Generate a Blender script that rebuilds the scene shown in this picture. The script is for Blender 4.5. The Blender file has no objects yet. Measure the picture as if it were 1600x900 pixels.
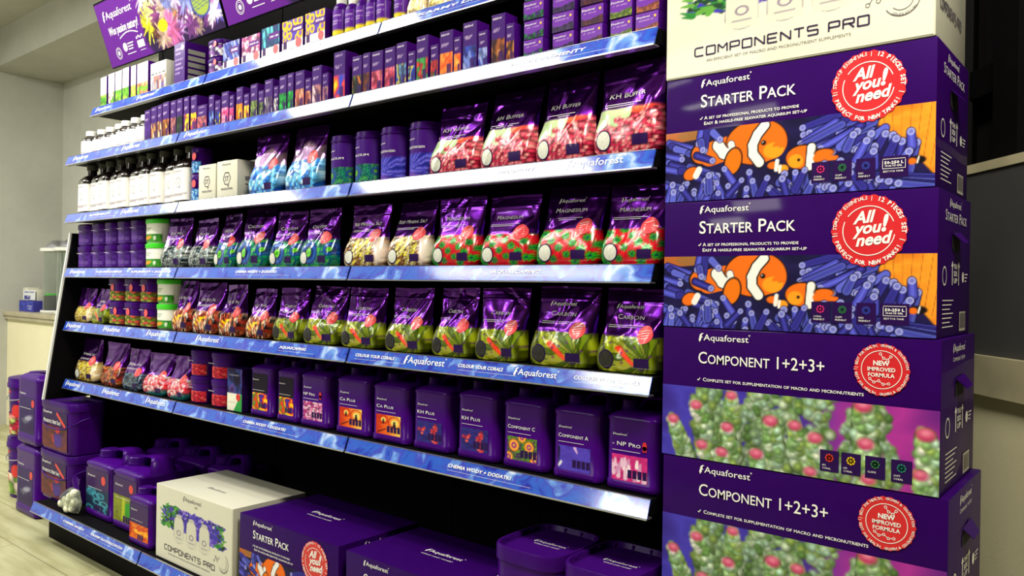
import bpy, bmesh, math, random
import numpy as np
from mathutils import Vector, Matrix

SC = bpy.context.scene
COLL = SC.collection
PI = math.pi

# ------------------------------------------------------------------ camera
CAM_POS = (0.827, -1.481, 1.150)
cam_data = bpy.data.cameras.new('camera')
cam_data.sensor_width = 36.0
cam_data.lens = 36.0 * 1235.9 / 1600.0
cam_data.clip_start = 0.05
cam = bpy.data.objects.new('camera', cam_data)
COLL.objects.link(cam)
_yaw, _pit, _rol = math.radians(39.437), math.radians(-0.166), math.radians(0.824)
_fw = Vector((-math.sin(_yaw) * math.cos(_pit), math.cos(_yaw) * math.cos(_pit), math.sin(_pit)))
_r = Vector((math.cos(_yaw), math.sin(_yaw), 0))
_u = _r.cross(_fw)
_r2 = _r * math.cos(_rol) + _u * math.sin(_rol)
_u2 = -_r * math.sin(_rol) + _u * math.cos(_rol)
cam.matrix_world = Matrix(((_r2.x, _u2.x, -_fw.x, CAM_POS[0]), (_r2.y, _u2.y, -_fw.y, CAM_POS[1]),
                           (_r2.z, _u2.z, -_fw.z, CAM_POS[2]), (0, 0, 0, 1)))
SC.camera = cam

# ------------------------------------------------------------------ world, lamps, exposure
w = bpy.data.worlds.new('room_air')
SC.world = w
w.use_nodes = True
w.node_tree.nodes['Background'].inputs[0].default_value = (0.55, 0.6, 0.7, 1)
w.node_tree.nodes['Background'].inputs[1].default_value = 0.02
SC.view_settings.view_transform = 'Standard'
SC.view_settings.look = 'None'
SC.view_settings.gamma = 1.0
SC.view_settings.use_curve_mapping = False
SC.view_settings.exposure = 0.0


def lamp(x, y, z, sx, sy, power, col=(1.0, 0.97, 0.9)):
    d = bpy.data.lights.new('unseen_lamp', 'AREA')
    d.shape = 'RECTANGLE'
    d.size, d.size_y = sx, sy
    d.energy = power
    d.color = col
    o = bpy.data.objects.new('unseen_lamp', d)
    o.location = (x, y, z)
    COLL.objects.link(o)
    return o


LZ = 2.98                       # row of fluorescent fixtures across the aisle, and the added lights
for (lx, ly, sx, sy, pw, tilt) in [(-2.60, -0.37, 1.3, 0.12, 20, 0), (-2.30, -0.76, 2.0, 0.14, 32, 0), (-2.40, -1.28, 1.8, 0.16, 34, 0), (-2.60, -2.06, 1.6, 0.13, 16, 0),
                                   (-2.25, -3.25, 1.0, 0.26, 32, 0), (-1.95, -4.20, 0.9, 0.34, 26, 55), (-3.40, -5.7, 0.9, 0.40, 40, 40),
                                   (-5.0, -1.3, 1.6, 0.24, 100, 0)]:  # last entry is an unseen light added to brighten the left wall
    lamp(lx, ly, LZ - (0.10 if tilt else 0), sx, sy, pw).rotation_euler = (math.radians(tilt), 0, 0)

# unseen light added to brighten the slanting partition and the box stack
lamp(0.95, -0.85, LZ - 0.1, 0.9, 0.24, 74, (1.0, 0.94, 0.78)).rotation_euler = (math.radians(40), 0, math.radians(8))

# ------------------------------------------------------------------ colour helpers


def lin(c):
    c = np.asarray(c, float)
    return np.where(c <= 0.04045, c / 12.92, ((c + 0.055) / 1.055) ** 2.4)


def rgb(r, g, b):
    return np.array([r, g, b], float) / 255.0


def rgba(r, g, b):
    l = lin(rgb(r, g, b))
    return (float(l[0]), float(l[1]), float(l[2]), 1.0)


def h2(ix, iy, s):
    ix = ix.astype(np.int64); iy = iy.astype(np.int64)
    n = (ix * 374761393 + iy * 668265263 + int(s) * 974634777) & 0x7fffffff
    n = ((n ^ (n >> 13)) * 1274126177) & 0x7fffffff
    n = ((n ^ (n >> 16)) * 668265263) & 0x7fffffff
    return ((n ^ (n >> 15)) & 0xffffff) / float(0x1000000)


def vnoise(x, y, s=0):
    xi = np.floor(x); yi = np.floor(y); fx = x - xi; fy = y - yi
    fx = fx * fx * (3 - 2 * fx); fy = fy * fy * (3 - 2 * fy)
    a = h2(xi, yi, s); b = h2(xi + 1, yi, s); c = h2(xi, yi + 1, s); d = h2(xi + 1, yi + 1, s)
    return (a * (1 - fx) + b * fx) * (1 - fy) + (c * (1 - fx) + d * fx) * fy


def fbm(x, y, s=0, o=3):
    t = 0; a = 0.5; n = 0
    for i in range(o):
        t = t + a * vnoise(x * 2 ** i, y * 2 ** i, s + i * 7); n += a; a *= 0.5
    return t / n


def voro(x, y, s=0):
    xi = np.floor(x); yi = np.floor(y)
    d1 = np.full(x.shape, 9.0); d2 = np.full(x.shape, 9.0); idv = np.zeros(x.shape)
    ox = np.zeros(x.shape); oy = np.zeros(x.shape)
    for i in (-1, 0, 1):
        for j in (-1, 0, 1):
            cx = xi + i; cy = yi + j
            px = cx + h2(cx, cy, s); py = cy + h2(cx, cy, s + 11)
            d = np.hypot(px - x, py - y)
            near = d < d1
            d2 = np.where(near, d1, np.minimum(d2, d))
            idv = np.where(near, h2(cx, cy, s + 23), idv)
            ox = np.where(near, x - px, ox); oy = np.where(near, y - py, oy)
            d1 = np.where(near, d, d1)
    return d1, d2 - d1, idv, ox, oy


def sstep(a, b, x):
    t = np.clip((x - a) / (b - a), 0, 1)
    return t * t * (3 - 2 * t)


def pick(pal, t):
    pal = np.asarray(pal, float)
    return pal[np.minimum((t * len(pal)).astype(int), len(pal) - 1)]


def ramp(pal, t):
    pal = np.asarray(pal, float)
    t = np.clip(t, 0, 0.9999) * (len(pal) - 1)
    i = t.astype(int); f = (t - i)[:, None]
    return pal[i] * (1 - f) + pal[i + 1] * f


class Cv:
    """a painted print: shapes laid over sample points"""

    def __init__(s, u, v, asp, bg):
        s.x = u * asp; s.y = v; s.soft = 0.006
        s.c = np.tile(np.asarray(bg, float), (len(u), 1)) if np.ndim(bg) == 1 else np.array(bg, float)

    def put(s, m, col):
        m = np.clip(m, 0, 1)[:, None]
        s.c = s.c * (1 - m) + np.asarray(col, float) * m

    def ell(s, cx, cy, rx, ry, col, rot=0, soft=None):
        dx = s.x - cx; dy = s.y - cy
        a = dx * math.cos(rot) + dy * math.sin(rot); b = -dx * math.sin(rot) + dy * math.cos(rot)
        d = np.hypot(a / rx, b / ry)
        e = (soft or s.soft) / min(rx, ry)
        s.put(1 - sstep(1 - e, 1 + e, d), col)

    def rect(s, x0, x1, y0, y1, col):
        e = s.soft * 0.6
        s.put(sstep(x0 - e, x0 + e, s.x) * (1 - sstep(x1 - e, x1 + e, s.x)) * sstep(y0 - e, y0 + e, s.y) * (1 - sstep(y1 - e, y1 + e, s.y)), col)

    def cap(s, x1, y1, x2, y2, r1, r2, col, rim=None, core=None):
        vx, vy = x2 - x1, y2 - y1
        L2 = vx * vx + vy * vy + 1e-9
        t = np.clip(((s.x - x1) * vx + (s.y - y1) * vy) / L2, 0, 1)
        d = np.hypot(s.x - x1 - t * vx, s.y - y1 - t * vy)
        r = r1 + (r2 - r1) * t
        if rim is not None:
            s.put(1 - sstep(r + s.soft * 0.2, r + s.soft * 1.6, d), rim)
        s.put(1 - sstep(r - s.soft, r + s.soft * 0.5, d), col)
        if core is not None:
            s.put((1 - sstep(0, r * 0.75, d)) * 0.7, core)

    def arc(s, cx, cy, r, th, a0, a1, col):
        dx = s.x - cx; dy = s.y - cy
        d = np.abs(np.hypot(dx, dy) - r); an = np.arctan2(dy, dx)
        s.put((1 - sstep(th - s.soft, th + s.soft, d)) * (an > a0) * (an < a1), col)


# ------------------------------------------------------------------ materials
def new_mat(name):
    m = bpy.data.materials.new(name)
    m.use_nodes = True
    nt = m.node_tree
    return m, nt, nt.nodes['Principled BSDF']


def mat_plain(name, col, rough=0.4, metal=0.0, coat=0.0, var=0.06, scale=30.0, bump=0.0, bscale=80.0, trans=0.0, ior=1.5, crough=0.06, spec=0.3):
    m, nt, b = new_mat(name)
    tc = nt.nodes.new('ShaderNodeTexCoord')
    n = nt.nodes.new('ShaderNodeTexNoise'); n.inputs['Scale'].default_value = scale
    nt.links.new(tc.outputs['Object'], n.inputs['Vector'])
    rp = nt.nodes.new('ShaderNodeValToRGB')
    c = np.array(rgba(*col))
    rp.color_ramp.elements[0].position = 0.3; rp.color_ramp.elements[1].position = 0.7
    rp.color_ramp.elements[0].color = tuple(np.append(c[:3] * (1 - var), 1)); rp.color_ramp.elements[1].color = tuple(np.append(np.minimum(c[:3] * (1 + var), 1), 1))
    nt.links.new(n.outputs['Fac'], rp.inputs['Fac']); nt.links.new(rp.outputs['Color'], b.inputs['Base Color'])
    b.inputs['Roughness'].default_value = rough; b.inputs['Metallic'].default_value = metal
    b.inputs['Coat Weight'].default_value = coat; b.inputs['Coat Roughness'].default_value = crough
    b.inputs['Specular IOR Level'].default_value = spec
    b.inputs['Transmission Weight'].default_value = trans; b.inputs['IOR'].default_value = ior
    if bump:
        n2 = nt.nodes.new('ShaderNodeTexNoise'); n2.inputs['Scale'].default_value = bscale
        nt.links.new(tc.outputs['Object'], n2.inputs['Vector'])
        bp = nt.nodes.new('ShaderNodeBump'); bp.inputs['Strength'].default_value = bump; bp.inputs['Distance'].default_value = 0.002
        nt.links.new(n2.outputs['Fac'], bp.inputs['Height']); nt.links.new(bp.outputs['Normal'], b.inputs['Normal'])
    return m


def mat_print(name, rough=0.35, coat=0.0, foil=0.0, bump=0.0, bscale=60.0, crough=0.05):
    m, nt, b = new_mat(name)
    a = nt.nodes.new('ShaderNodeAttribute'); a.attribute_name = 'Col'
    nt.links.new(a.outputs['Color'], b.inputs['Base Color'])
    b.inputs['Roughness'].default_value = rough; b.inputs['Specular IOR Level'].default_value = 0.5 if foil else 0.08
    b.inputs['Coat Weight'].default_value = coat; b.inputs['Coat Roughness'].default_value = crough
    if foil:
        mu = nt.nodes.new('ShaderNodeMath'); mu.operation = 'MULTIPLY'; mu.inputs[1].default_value = foil
        nt.links.new(a.outputs['Alpha'], mu.inputs[0]); nt.links.new(mu.outputs[0], b.inputs['Metallic'])
    if bump:
        tc = nt.nodes.new('ShaderNodeTexCoord')
        n2 = nt.nodes.new('ShaderNodeTexNoise'); n2.inputs['Scale'].default_value = bscale; n2.inputs['Detail'].default_value = 1.0
        nt.links.new(tc.outputs['Object'], n2.inputs['Vector'])
        bp = nt.nodes.new('ShaderNodeBump'); bp.inputs['Strength'].default_value = bump; bp.inputs['Distance'].default_value = 0.004
        nt.links.new(n2.outputs['Fac'], bp.inputs['Height']); nt.links.new(bp.outputs['Normal'], b.inputs['Normal'])
    return m


M = {}
M['purple'] = mat_plain('purple_carton', (56, 6, 102), 0.45, coat=0.06, crough=0.12, spec=0.08)
M['purple_box'] = mat_plain('purple_printed_box', (42, 2, 84), 0.5, coat=0.12, crough=0.07, spec=0.04, bump=0.012, bscale=14)
M['purple_plastic'] = mat_plain('purple_moulded_plastic', (60, 6, 110), 0.22, spec=0.12, bump=0.05, bscale=300)
M['purple_lid'] = mat_plain('purple_lid_plastic', (54, 8, 100), 0.3, spec=0.10)
M['white_card'] = mat_plain('white_card', (208, 206, 188), 0.5, coat=0.7, var=0.0, crough=0.10)
M['grey_card'] = mat_plain('grey_card_side', (150, 150, 140), 0.5, var=0.03)
M['white_plastic'] = mat_plain('white_plastic', (225, 226, 220), 0.35, var=0.02)
M['green_plastic'] = mat_plain('green_plastic', (60, 200, 40), 0.35, var=0.05)
M['dark_glass'] = mat_plain('dark_bottle_plastic', (26, 16, 18), 0.12, coat=0.6, var=0.1)
M['black_metal'] = mat_plain('black_painted_metal', (9, 8, 10), 0.6, var=0.1, spec=0.04)
M['hole_shade'] = mat_plain('hole_shade_black', (6, 5, 7), 0.9)
M['grey_cap'] = mat_plain('dark_grey_cap', (92, 92, 90), 0.5, var=0.03)
M['chrome'] = mat_plain('brushed_aluminium', (190, 190, 200), 0.28, metal=0.9, var=0.04)
M['text_white'] = mat_plain('white_ink', (236, 236, 232), 0.45, var=0.01)
M['text_dark'] = mat_plain('dark_ink', (48, 32, 66), 0.45, var=0.02)
M['text_grey'] = mat_plain('grey_ink', (110, 105, 110), 0.45, var=0.02)
M['red_ink'] = mat_plain('red_seal_ink', (205, 32, 40), 0.4, coat=0.4, var=0.03)
M['salmon_ink'] = mat_plain('salmon_seal_ink', (226, 70, 78), 0.4, coat=0.4, var=0.03)
M['icon'] = mat_plain('dark_violet_ink', (38, 10, 72), 0.4, coat=0.1, var=0.03, spec=0.1)
M['clear'] = mat_plain('clear_acrylic', (235, 240, 235), 0.05, trans=0.95, ior=1.2, var=0.01)
M['print'] = mat_print('printed_paper', 0.45, coat=0.06, crough=0.12)
M['print_gloss'] = mat_print('glossy_printed_box', 0.55, coat=0.12, crough=0.07, bump=0.012, bscale=14)
M['foil'] = mat_print('printed_foil_pouch', 0.22, coat=0.30, foil=0.9, bump=0.12, bscale=40, crough=0.08)
M['sticker'] = mat_print('printed_sticker', 0.4, coat=0.08)
M['sign'] = mat_print('printed_sign_board', 0.5)


def mat_rail():
    m, nt, b = new_mat('watercolour_price_rail')
    tc = nt.nodes.new('ShaderNodeTexCoord')
    mp = nt.nodes.new('ShaderNodeMapping'); mp.inputs['Scale'].default_value = (1, 1, 1.3)
    nt.links.new(tc.outputs['Object'], mp.inputs['Vector'])
    n = nt.nodes.new('ShaderNodeTexNoise'); n.inputs['Scale'].default_value = 13; n.inputs['Detail'].default_value = 5; n.inputs['Distortion'].default_value = 0.8
    nt.links.new(mp.outputs[0], n.inputs['Vector'])
    rp = nt.nodes.new('ShaderNodeValToRGB')
    e = rp.color_ramp.elements
    e[0].position = 0.28; e[0].color = rgba(30, 24, 116)
    e[1].position = 0.74; e[1].color = rgba(214, 222, 246)
    for p_, c_ in [(0.40, (34, 40, 160)), (0.48, (40, 90, 190)), (0.55, (56, 62, 176)), (0.63, (96, 142, 214))]:
        k = e.new(p_); k.color = rgba(*c_)
    nt.links.new(n.outputs['Fac'], rp.inputs['Fac']); nt.links.new(rp.outputs['Color'], b.inputs['Base Color'])
    b.inputs['Roughness'].default_value = 0.3
    b.inputs['Specular IOR Level'].default_value = 0.1
    b.inputs['Coat Weight'].default_value = 1.0; b.inputs['Coat Roughness'].default_value = 0.10; b.inputs['Coat IOR'].default_value = 1.5
    return m


M['rail'] = mat_rail()

# ------------------------------------------------------------------ geometry helpers


class MB:
    def __init__(s):
        s.v = []; s.f = []; s.m = []; s.c = []; s.n = 0; s.hascol = False

    def add(s, v, f, m=0, c=None):
        v = np.asarray(v, float).reshape(-1, 3)
        s.v.append(v)
        s.f += [[i + s.n for i in q] for q in f]
        s.m += [m] * len(f) if np.ndim(m) == 0 else list(m)
        if c is None:
            cc = np.ones((len(v), 4))
        else:
            cc = np.asarray(c, float)
            if cc.ndim == 1:
                cc = np.tile(cc, (len(v), 1))
            if cc.shape[1] == 3:
                cc = np.hstack([lin(cc), np.ones((len(cc), 1))])
            s.hascol = True
        s.c.append(cc); s.n += len(v)
        return s

    def build(s, name, mats, parent=None, ang=38, label=None):
        v = np.concatenate(s.v)
        me = bpy.data.meshes.new(name)
        me.from_pydata(v.tolist(), [], s.f)
        for m in (mats if isinstance(mats, (list, tuple)) else [mats]):
            me.materials.append(M[m] if isinstance(m, str) else m)
        if max(s.m) > 0:
            me.polygons.foreach_set('material_index', s.m)
        if s.hascol:
            a = me.color_attributes.new('Col', 'FLOAT_COLOR', 'POINT')
            a.data.foreach_set('color', np.concatenate(s.c).astype(np.float32).ravel())
        if ang:
            me.polygons.foreach_set('use_smooth', [True] * len(me.polygons))
            me.set_sharp_from_angle(angle=math.radians(ang))
        me.update()
        o = bpy.data.objects.new(name, me)
        COLL.objects.link(o)
        if parent is not None:
            o.parent = parent
        if label:
            o['label'] = label
        return o


USED = {}


def thing(name, label, cat, loc=(0, 0, 0), rz=0.0, group=None):
    o = bpy.data.objects.new(name, None)
    o.empty_display_size = 0.05
    COLL.objects.link(o)
    o.location = loc; o.rotation_euler = (0, 0, rz)
    o['label'] = label; o['category'] = cat
    if group:
        o['group'] = group
    return o


def struct(o):
    o['kind'] = 'structure'
    return o


def box_vf(x0, x1, y0, y1, z0, z1, bev=0.0):
    if bev <= 0:
        v = [(x0, y0, z0), (x1, y0, z0), (x1, y1, z0), (x0, y1, z0), (x0, y0, z1), (x1, y0, z1), (x1, y1, z1), (x0, y1, z1)]
        return v, [(0, 3, 2, 1), (4, 5, 6, 7), (0, 1, 5, 4), (1, 2, 6, 5), (2, 3, 7, 6), (3, 0, 4, 7)]
    bm = bmesh.new()
    bmesh.ops.create_cube(bm, size=1.0)
    for q in bm.verts:
        q.co = Vector(((x0 + x1) / 2 + q.co.x * (x1 - x0), (y0 + y1) / 2 + q.co.y * (y1 - y0), (z0 + z1) / 2 + q.co.z * (z1 - z0)))
    bmesh.ops.bevel(bm, geom=bm.edges[:], offset=bev, segments=2, affect='EDGES', profile=0.6)
    bm.verts.index_update()
    v = [tuple(q.co) for q in bm.verts]; f = [[q.index for q in p.verts] for p in bm.faces]
    bm.free()
    return v, f


def sup(th, a, b, p):
    c = np.cos(th); s = np.sin(th)
    return a * np.sign(c) * np.abs(c) ** (2.0 / p), b * np.sign(s) * np.abs(s) ** (2.0 / p)


def ring(a, b, p, n):
    if p <= 2.01:
        t = np.linspace(0, 2 * PI, n, endpoint=False)
        return a * np.cos(t), b * np.sin(t)
    # evenly spread by arc so that corners stay round
    t = np.linspace(0, 2 * PI, 721)[:-1]
    r = (np.abs(np.cos(t) / a) ** p + np.abs(np.sin(t) / b) ** p) ** (-1.0 / p)
    x = r * np.cos(t); y = r * np.sin(t)
    d = np.hypot(np.diff(np.append(x, x[0])), np.diff(np.append(y, y[0])))
    s = np.concatenate([[0], np.cumsum(d)])
    q = np.linspace(0, s[-1], n, endpoint=False)
    return np.interp(q, s, np.append(x, x[0])), np.interp(q, s, np.append(y, y[0]))


def loft(secs, n=40, capb=True, capt=True):
    """secs: (z, a, b, p, cx, cy)"""
    v = []; f = []
    for (z, a, b, p, cx, cy) in secs:
        x, y = ring(a, b, p, n)
        v += [(cx + x[i], cy + y[i], z) for i in range(n)]
    for k in range(len(secs) - 1):
        for i in range(n):
            j = (i + 1) % n
            f.append((k * n + i, k * n + j, (k + 1) * n + j, (k + 1) * n + i))
    if capb:
        f.append(tuple(range(n - 1, -1, -1)))
    if capt:
        f.append(tuple((len(secs) - 1) * n + i for i in range(n)))
    return v, f


def lathe(prof, n=28, cx=0, cy=0, p=2.0):
    return loft([(z, r, r, p, cx, cy) for (z, r) in prof], n)


def tube(path, r, n=10, closed=False):
    P = [Vector(q) for q in path]
    v = []; f = []; up = Vector((0.31, 0.17, 0.93))
    for i, q in enumerate(P):
        t = (P[min(i + 1, len(P) - 1)] - P[max(i - 1, 0)]).normalized()
        a = t.cross(up)
        if a.length < 1e-4:
            a = t.cross(Vector((1, 0, 0)))
        a.normalize(); b = t.cross(a)
        rr = r[i] if isinstance(r, (list, tuple)) else r
        for k in range(n):
            th = 2 * PI * k / n
            v.append(tuple(q + a * (rr * math.cos(th)) + b * (rr * math.sin(th))))
    for i in range(len(P) - 1):
        for k in range(n):
            j = (k + 1) % n
            f.append((i * n + k, i * n + j, (i + 1) * n + j, (i + 1) * n + k))
    f.append(tuple(range(n - 1, -1, -1))); f.append(tuple((len(P) - 1) * n + k for k in range(n)))
    return v, f


def grid_faces(nx, nz, flip=False):
    f = []
    for j in range(nz):
        for i in range(nx):
            a = j * (nx + 1) + i
            q = (a, a + 1, a + nx + 2, a + nx + 1)
            f.append(q[::-1] if flip else q)
    return f


def panel(mb, fn, x0, x1, z0, z1, y=-0.0006, nx=20, nz=24, m=0):
    """printed panel facing -y; fn(u, v) gives sRGB"""
    X, Z = np.meshgrid(np.linspace(0, 1, nx + 1), np.linspace(0, 1, nz + 1))
    u = X.ravel(); v = Z.ravel()
    V = np.stack([x0 + u * (x1 - x0), np.full(u.shape, y), z0 + v * (z1 - z0)], 1)
    mb.add(V, grid_faces(nx, nz), m, fn(u, v))


def wrap(mb, fn, a, b, p, z0, z1, th, eps=0.0007, nx=24, nz=16, cy=None, taper=0.0, m=0):
    """printed panel wrapped over the front of a round or rounded-square section whose front is y=0"""
    cy = b if cy is None else cy
    X, Z = np.meshgrid(np.linspace(0, 1, nx + 1), np.linspace(0, 1, nz + 1))
    u = X.ravel(); v = Z.ravel()
    ang = -PI / 2 + (u - 0.5) * 2 * th
    r = (np.abs(np.cos(ang) / (a + eps)) ** p + np.abs(np.sin(ang) / (b + eps)) ** p) ** (-1.0 / p)
    k = 1 + taper * v
    V = np.stack([r * np.cos(ang) * k, cy + r * np.sin(ang) * k, z0 + v * (z1 - z0)], 1)
    mb.add(V, grid_faces(nx, nz), m, fn(u, v))


# ------------------------------------------------------------------ lettering
_TC = {}


def glyphs(s, bold=0.0, sc=False, shear=0.0, res=2):
    k = (s, bold, sc, shear, res)
    if k in _TC:
        return _TC[k]
    cu = bpy.data.curves.new('lettering', 'FONT')
    cu.body = s; cu.size = 1.0; cu.resolution_u = res; cu.offset = bold; cu.shear = shear
    cu.small_caps_scale = 0.78
    if sc:
        for i, ch in enumerate(s):
            if ch.islower():
                cu.body_format[i].use_small_caps = True
    ob = bpy.data.objects.new('lettering', cu)
    me = bpy.data.meshes.new_from_object(ob)
    v = np.zeros(len(me.vertices) * 3)
    me.vertices.foreach_get('co', v)
    v = v.reshape(-1, 3)[:, :2]
    f = [tuple(p.vertices) for p in me.polygons]
    bpy.data.objects.remove(ob); bpy.data.curves.remove(cu); bpy.data.meshes.remove(me)
    if len(v):
        v = v - np.array([v[:, 0].min(), 0.0])
        _TC[k] = (v, f, v[:, 0].max(), 0.7)
    else:
        _TC[k] = (np.zeros((0, 2)), [], 0.3, 0.7)
    return _TC[k]


class Txt:
    """collects flat lettering in x,z and lays it on a front surface"""

    def __init__(s):
        s.P = []; s.f = []; s.n = 0; s.mi = []

    def raw(s, p, f, m=0):
        s.P.append(np.asarray(p, float)); s.f += [tuple(i + s.n for i in q) for q in f]; s.mi += [m] * len(f); s.n += len(p)

    def text(s, t, x, z, h, width=None, align='L', bold=0.0, sc=False, shear=0.0, rot=0.0, m=0, res=2, sx=1.0):
        """h: capital height; z: baseline; width squeezes/stretches to fit"""
        v, f, w_, ch = glyphs(t, bold, sc, shear, res)
        if not len(v):
            return
        k = h / ch
        kx = (width / w_) if width else k * sx
        p = np.stack([v[:, 0] * kx, v[:, 1] * k], 1)
        W = w_ * kx
        p[:, 0] -= {'L': 0, 'C': W / 2, 'R': W}[align]
        if rot:
            c, q = math.cos(rot), math.sin(rot)
            p = np.stack([p[:, 0] * c - p[:, 1] * q, p[:, 0] * q + p[:, 1] * c], 1)
        p += np.array([x, z])
        s.raw(p, f, m)

    def rect(s, x0, x1, z0, z1, m=0):
        s.raw([(x0, z0), (x1, z0), (x1, z1), (x0, z1)], [(0, 1, 2, 3)], m)

    def disc(s, x, z, r, m=0, n=24, ri=None, rz=None, wave=0.0, nw=0, a0=0.0, a1=2 * PI):
        rz = rz or r
        th = np.linspace(a0, a1, n + 1)
        k = 1 + wave * np.cos(nw * th)
        o = np.stack([x + r * k * np.cos(th), z + rz * k * np.sin(th)], 1)
        if ri is None:
            s.raw(np.vstack([[(x, z)], o]), [(0, i + 1, i + 2) for i in range(n)], m)
        else:
            i_ = np.stack([x + ri * np.cos(th), z + ri * rz / r * np.sin(th)], 1)
            s.raw(np.vstack([o, i_]), [(i, i + 1, n + 1 + i + 1, n + 1 + i) for i in range(n)], m)

    def line(s, x0, z0, x1, z1, t, m=0):
        dx, dz = x1 - x0, z1 - z0; L = math.hypot(dx, dz) or 1
        nx, nz = -dz / L * t / 2, dx / L * t / 2
        s.raw([(x0 - nx, z0 - nz), (x1 - nx, z1 - nz), (x1 + nx, z1 + nz), (x0 + nx, z0 + nz)], [(0, 1, 2, 3)], m)

    def ring_text(s, t, x, z, r, a_start, a_end, h, inside=False, m=0, bold=0.0):
        """letters round a circle from a_start to a_end (radians, screen sense)"""
        n = len(t)
        for i, ch in enumerate(t):
            if ch == ' ':
                continue
            a = a_start + (a_end - a_start) * (i + 0.5) / n
            rot = a - PI / 2 if not inside else a + PI / 2
            off = -h / 2 if not inside else h / 2
            rr = r + off
            s.text(ch, x + rr * math.cos(a), z + rr * math.sin(a), h, align='C', rot=rot, m=m, res=1, bold=bold)

    def logo(s, x, z, width, m=0, mark=True):
        """the maker's word mark with its little flame-like f mark"""
        h = width * 0.115
        if mark:
            k = h * 1.45
            pts = [(0.10, 0.0), (0.30, 0.28), (0.30, 0.52), (0.52, 0.52), (0.34, 0.68), (0.40, 0.86), (0.62, 1.0), (0.36, 1.02), (0.14, 0.84), (0.08, 0.55), (0.0, 0.30)]
            s.raw([(x + a * k, z - 0.22 * k + b * k) for a, b in pts], [tuple(range(len(pts)))], m)
        s.text('Aquaforest', x + width * 0.10, z, h, width=width * 0.88, m=m, bold=0.004)
        s.disc(x + width * 0.995, z + h * 1.1, h * 0.14, m, n=8, ri=h * 0.08)

    def build(s, name, mats, parent, y=-0.0012, surf=None, label=None, face='-y', at=0.0):
        P = np.concatenate(s.P)
        yy = np.full(len(P), y) if surf is None else surf(P[:, 0], P[:, 1]) + y
        if face == '-y':
            V = np.stack([P[:, 0], yy, P[:, 1]], 1)
        elif face == '+x':          # letters read along +y on a face at x = at
            V = np.stack([at - yy, P[:, 0], P[:, 1]], 1)
        elif face == 'top':
            V = np.stack([P[:, 0], P[:, 1], at - yy], 1)
        mb = MB(); mb.add(V, s.f, s.mi)
        return mb.build(name, mats, parent, ang=0, label=label)


STROKE = {'C': [[(1, 1), (0.12, 1), (0, 0.85), (0, 0.15), (0.12, 0), (1, 0)]], 'O': [[(0, 0), (1, 0), (1, 1), (0, 1), (0, -0.05)]],
          'M': [[(0, 0), (0, 1), (0.5, 0.45), (1, 1), (1, 0)]], 'P': [[(0, 0), (0, 1), (1, 1), (1, 0.42), (0, 0.42)]],
          'N': [[(0, 0), (0, 1), (1, 0), (1, 1)]], 'E': [[(1, 1), (0, 1), (0, 0), (1, 0)], [(0, 0.5), (0.9, 0.5)]],
          'T': [[(0, 1), (1, 1)], [(0.5, 1), (0.5, 0)]], 'S': [[(1, 1), (0, 1), (0, 0.52), (1, 0.52), (1, 0), (0, 0)]],
          'R': [[(0, 0), (0, 1), (1, 1), (1, 0.5), (0, 0.5)], [(0.55, 0.5), (1, 0)]]}


def stroke_word(T, word, x, z, width, h, t, m=0):
    n = sum(1.35 if c != ' ' else 0.7 for c in word) - 0.35
    k = width / n
    for c in word:
        if c == ' ':
            x += 0.7 * k; continue
        for pl in STROKE[c]:
            for (a, b), (c_, d) in zip(pl[:-1], pl[1:]):
                T.line(x + a * k, z + b * h, x + c_ * k, z + d * h, t, m)
        x += 1.35 * k


# ------------------------------------------------------------------ printed artwork
PUR = rgb(56, 6, 104)
DKP = rgb(44, 10, 88)
WHT = rgb(232, 230, 224)


def art_cells(u, v, asp, pal, sc=9, seed=1, dark=0.45, gap=None):
    d1, e, i, ox, oy = voro(u * asp * sc, v * sc, seed)
    c = pick(pal, i) * (1 - dark * sstep(0.2, 0.75, d1))[:, None]
    if gap is not None:
        m = (1 - sstep(0.03, 0.14, e))[:, None]
        c = c * (1 - m) + np.asarray(gap) * m
    return c


def art_stripes(u, v, asp, pal, sc=12, seed=1, ang=0.3, stretch=0.3):
    x = u * asp; a = x * math.cos(ang) + v * math.sin(ang); b = -x * math.sin(ang) + v * math.cos(ang)
    return art_cells(a, b * stretch, 1.0, pal, sc, seed, 0.35)


def art_smooth(u, v, asp, pal, sc=4, seed=1):
    return ramp(pal, sstep(0.2, 0.8, fbm(u * asp * sc, v * sc, seed, 3)))


def art_rings(u, v, asp, base, rings, centres, seed=3):
    cv = Cv(u, v, asp, art_smooth(u, v, asp, base, 5, seed)); cv.soft = 0.02
    for (cx, cy, r) in centres:
        for k, col in rings:
            cv.ell(cx * asp, cy, r * k, r * k * 1.1, col)
    return cv.c


def A_kh(u, v, asp):
    cv = Cv(u, v, asp, ramp([rgb(190, 205, 165), rgb(150, 180, 140), rgb(205, 130, 130)], 1 - v + 0.3 * (fbm(u * 6, v * 6, 2) - 0.5)))
    c = art_cells(u, v, asp, [rgb(196, 74, 100), rgb(214, 110, 126), rgb(150, 44, 70), rgb(232, 160, 160), rgb(180, 60, 90)], 13, 4, 0.5)
    n = fbm(u * asp * 5, v * 5, 9, 2)
    cv.put(sstep(0.0, 0.08, n * 0.42 + 0.20 + 0.5 * u - v * 0.75), c)
    cv.soft = 0.03
    cv.cap(0.66 * asp, 0.98, 0.92 * asp, 1.15, 0.15, 0.2, rgb(206, 90, 70), core=rgb(240, 170, 120))
    return cv.c


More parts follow.
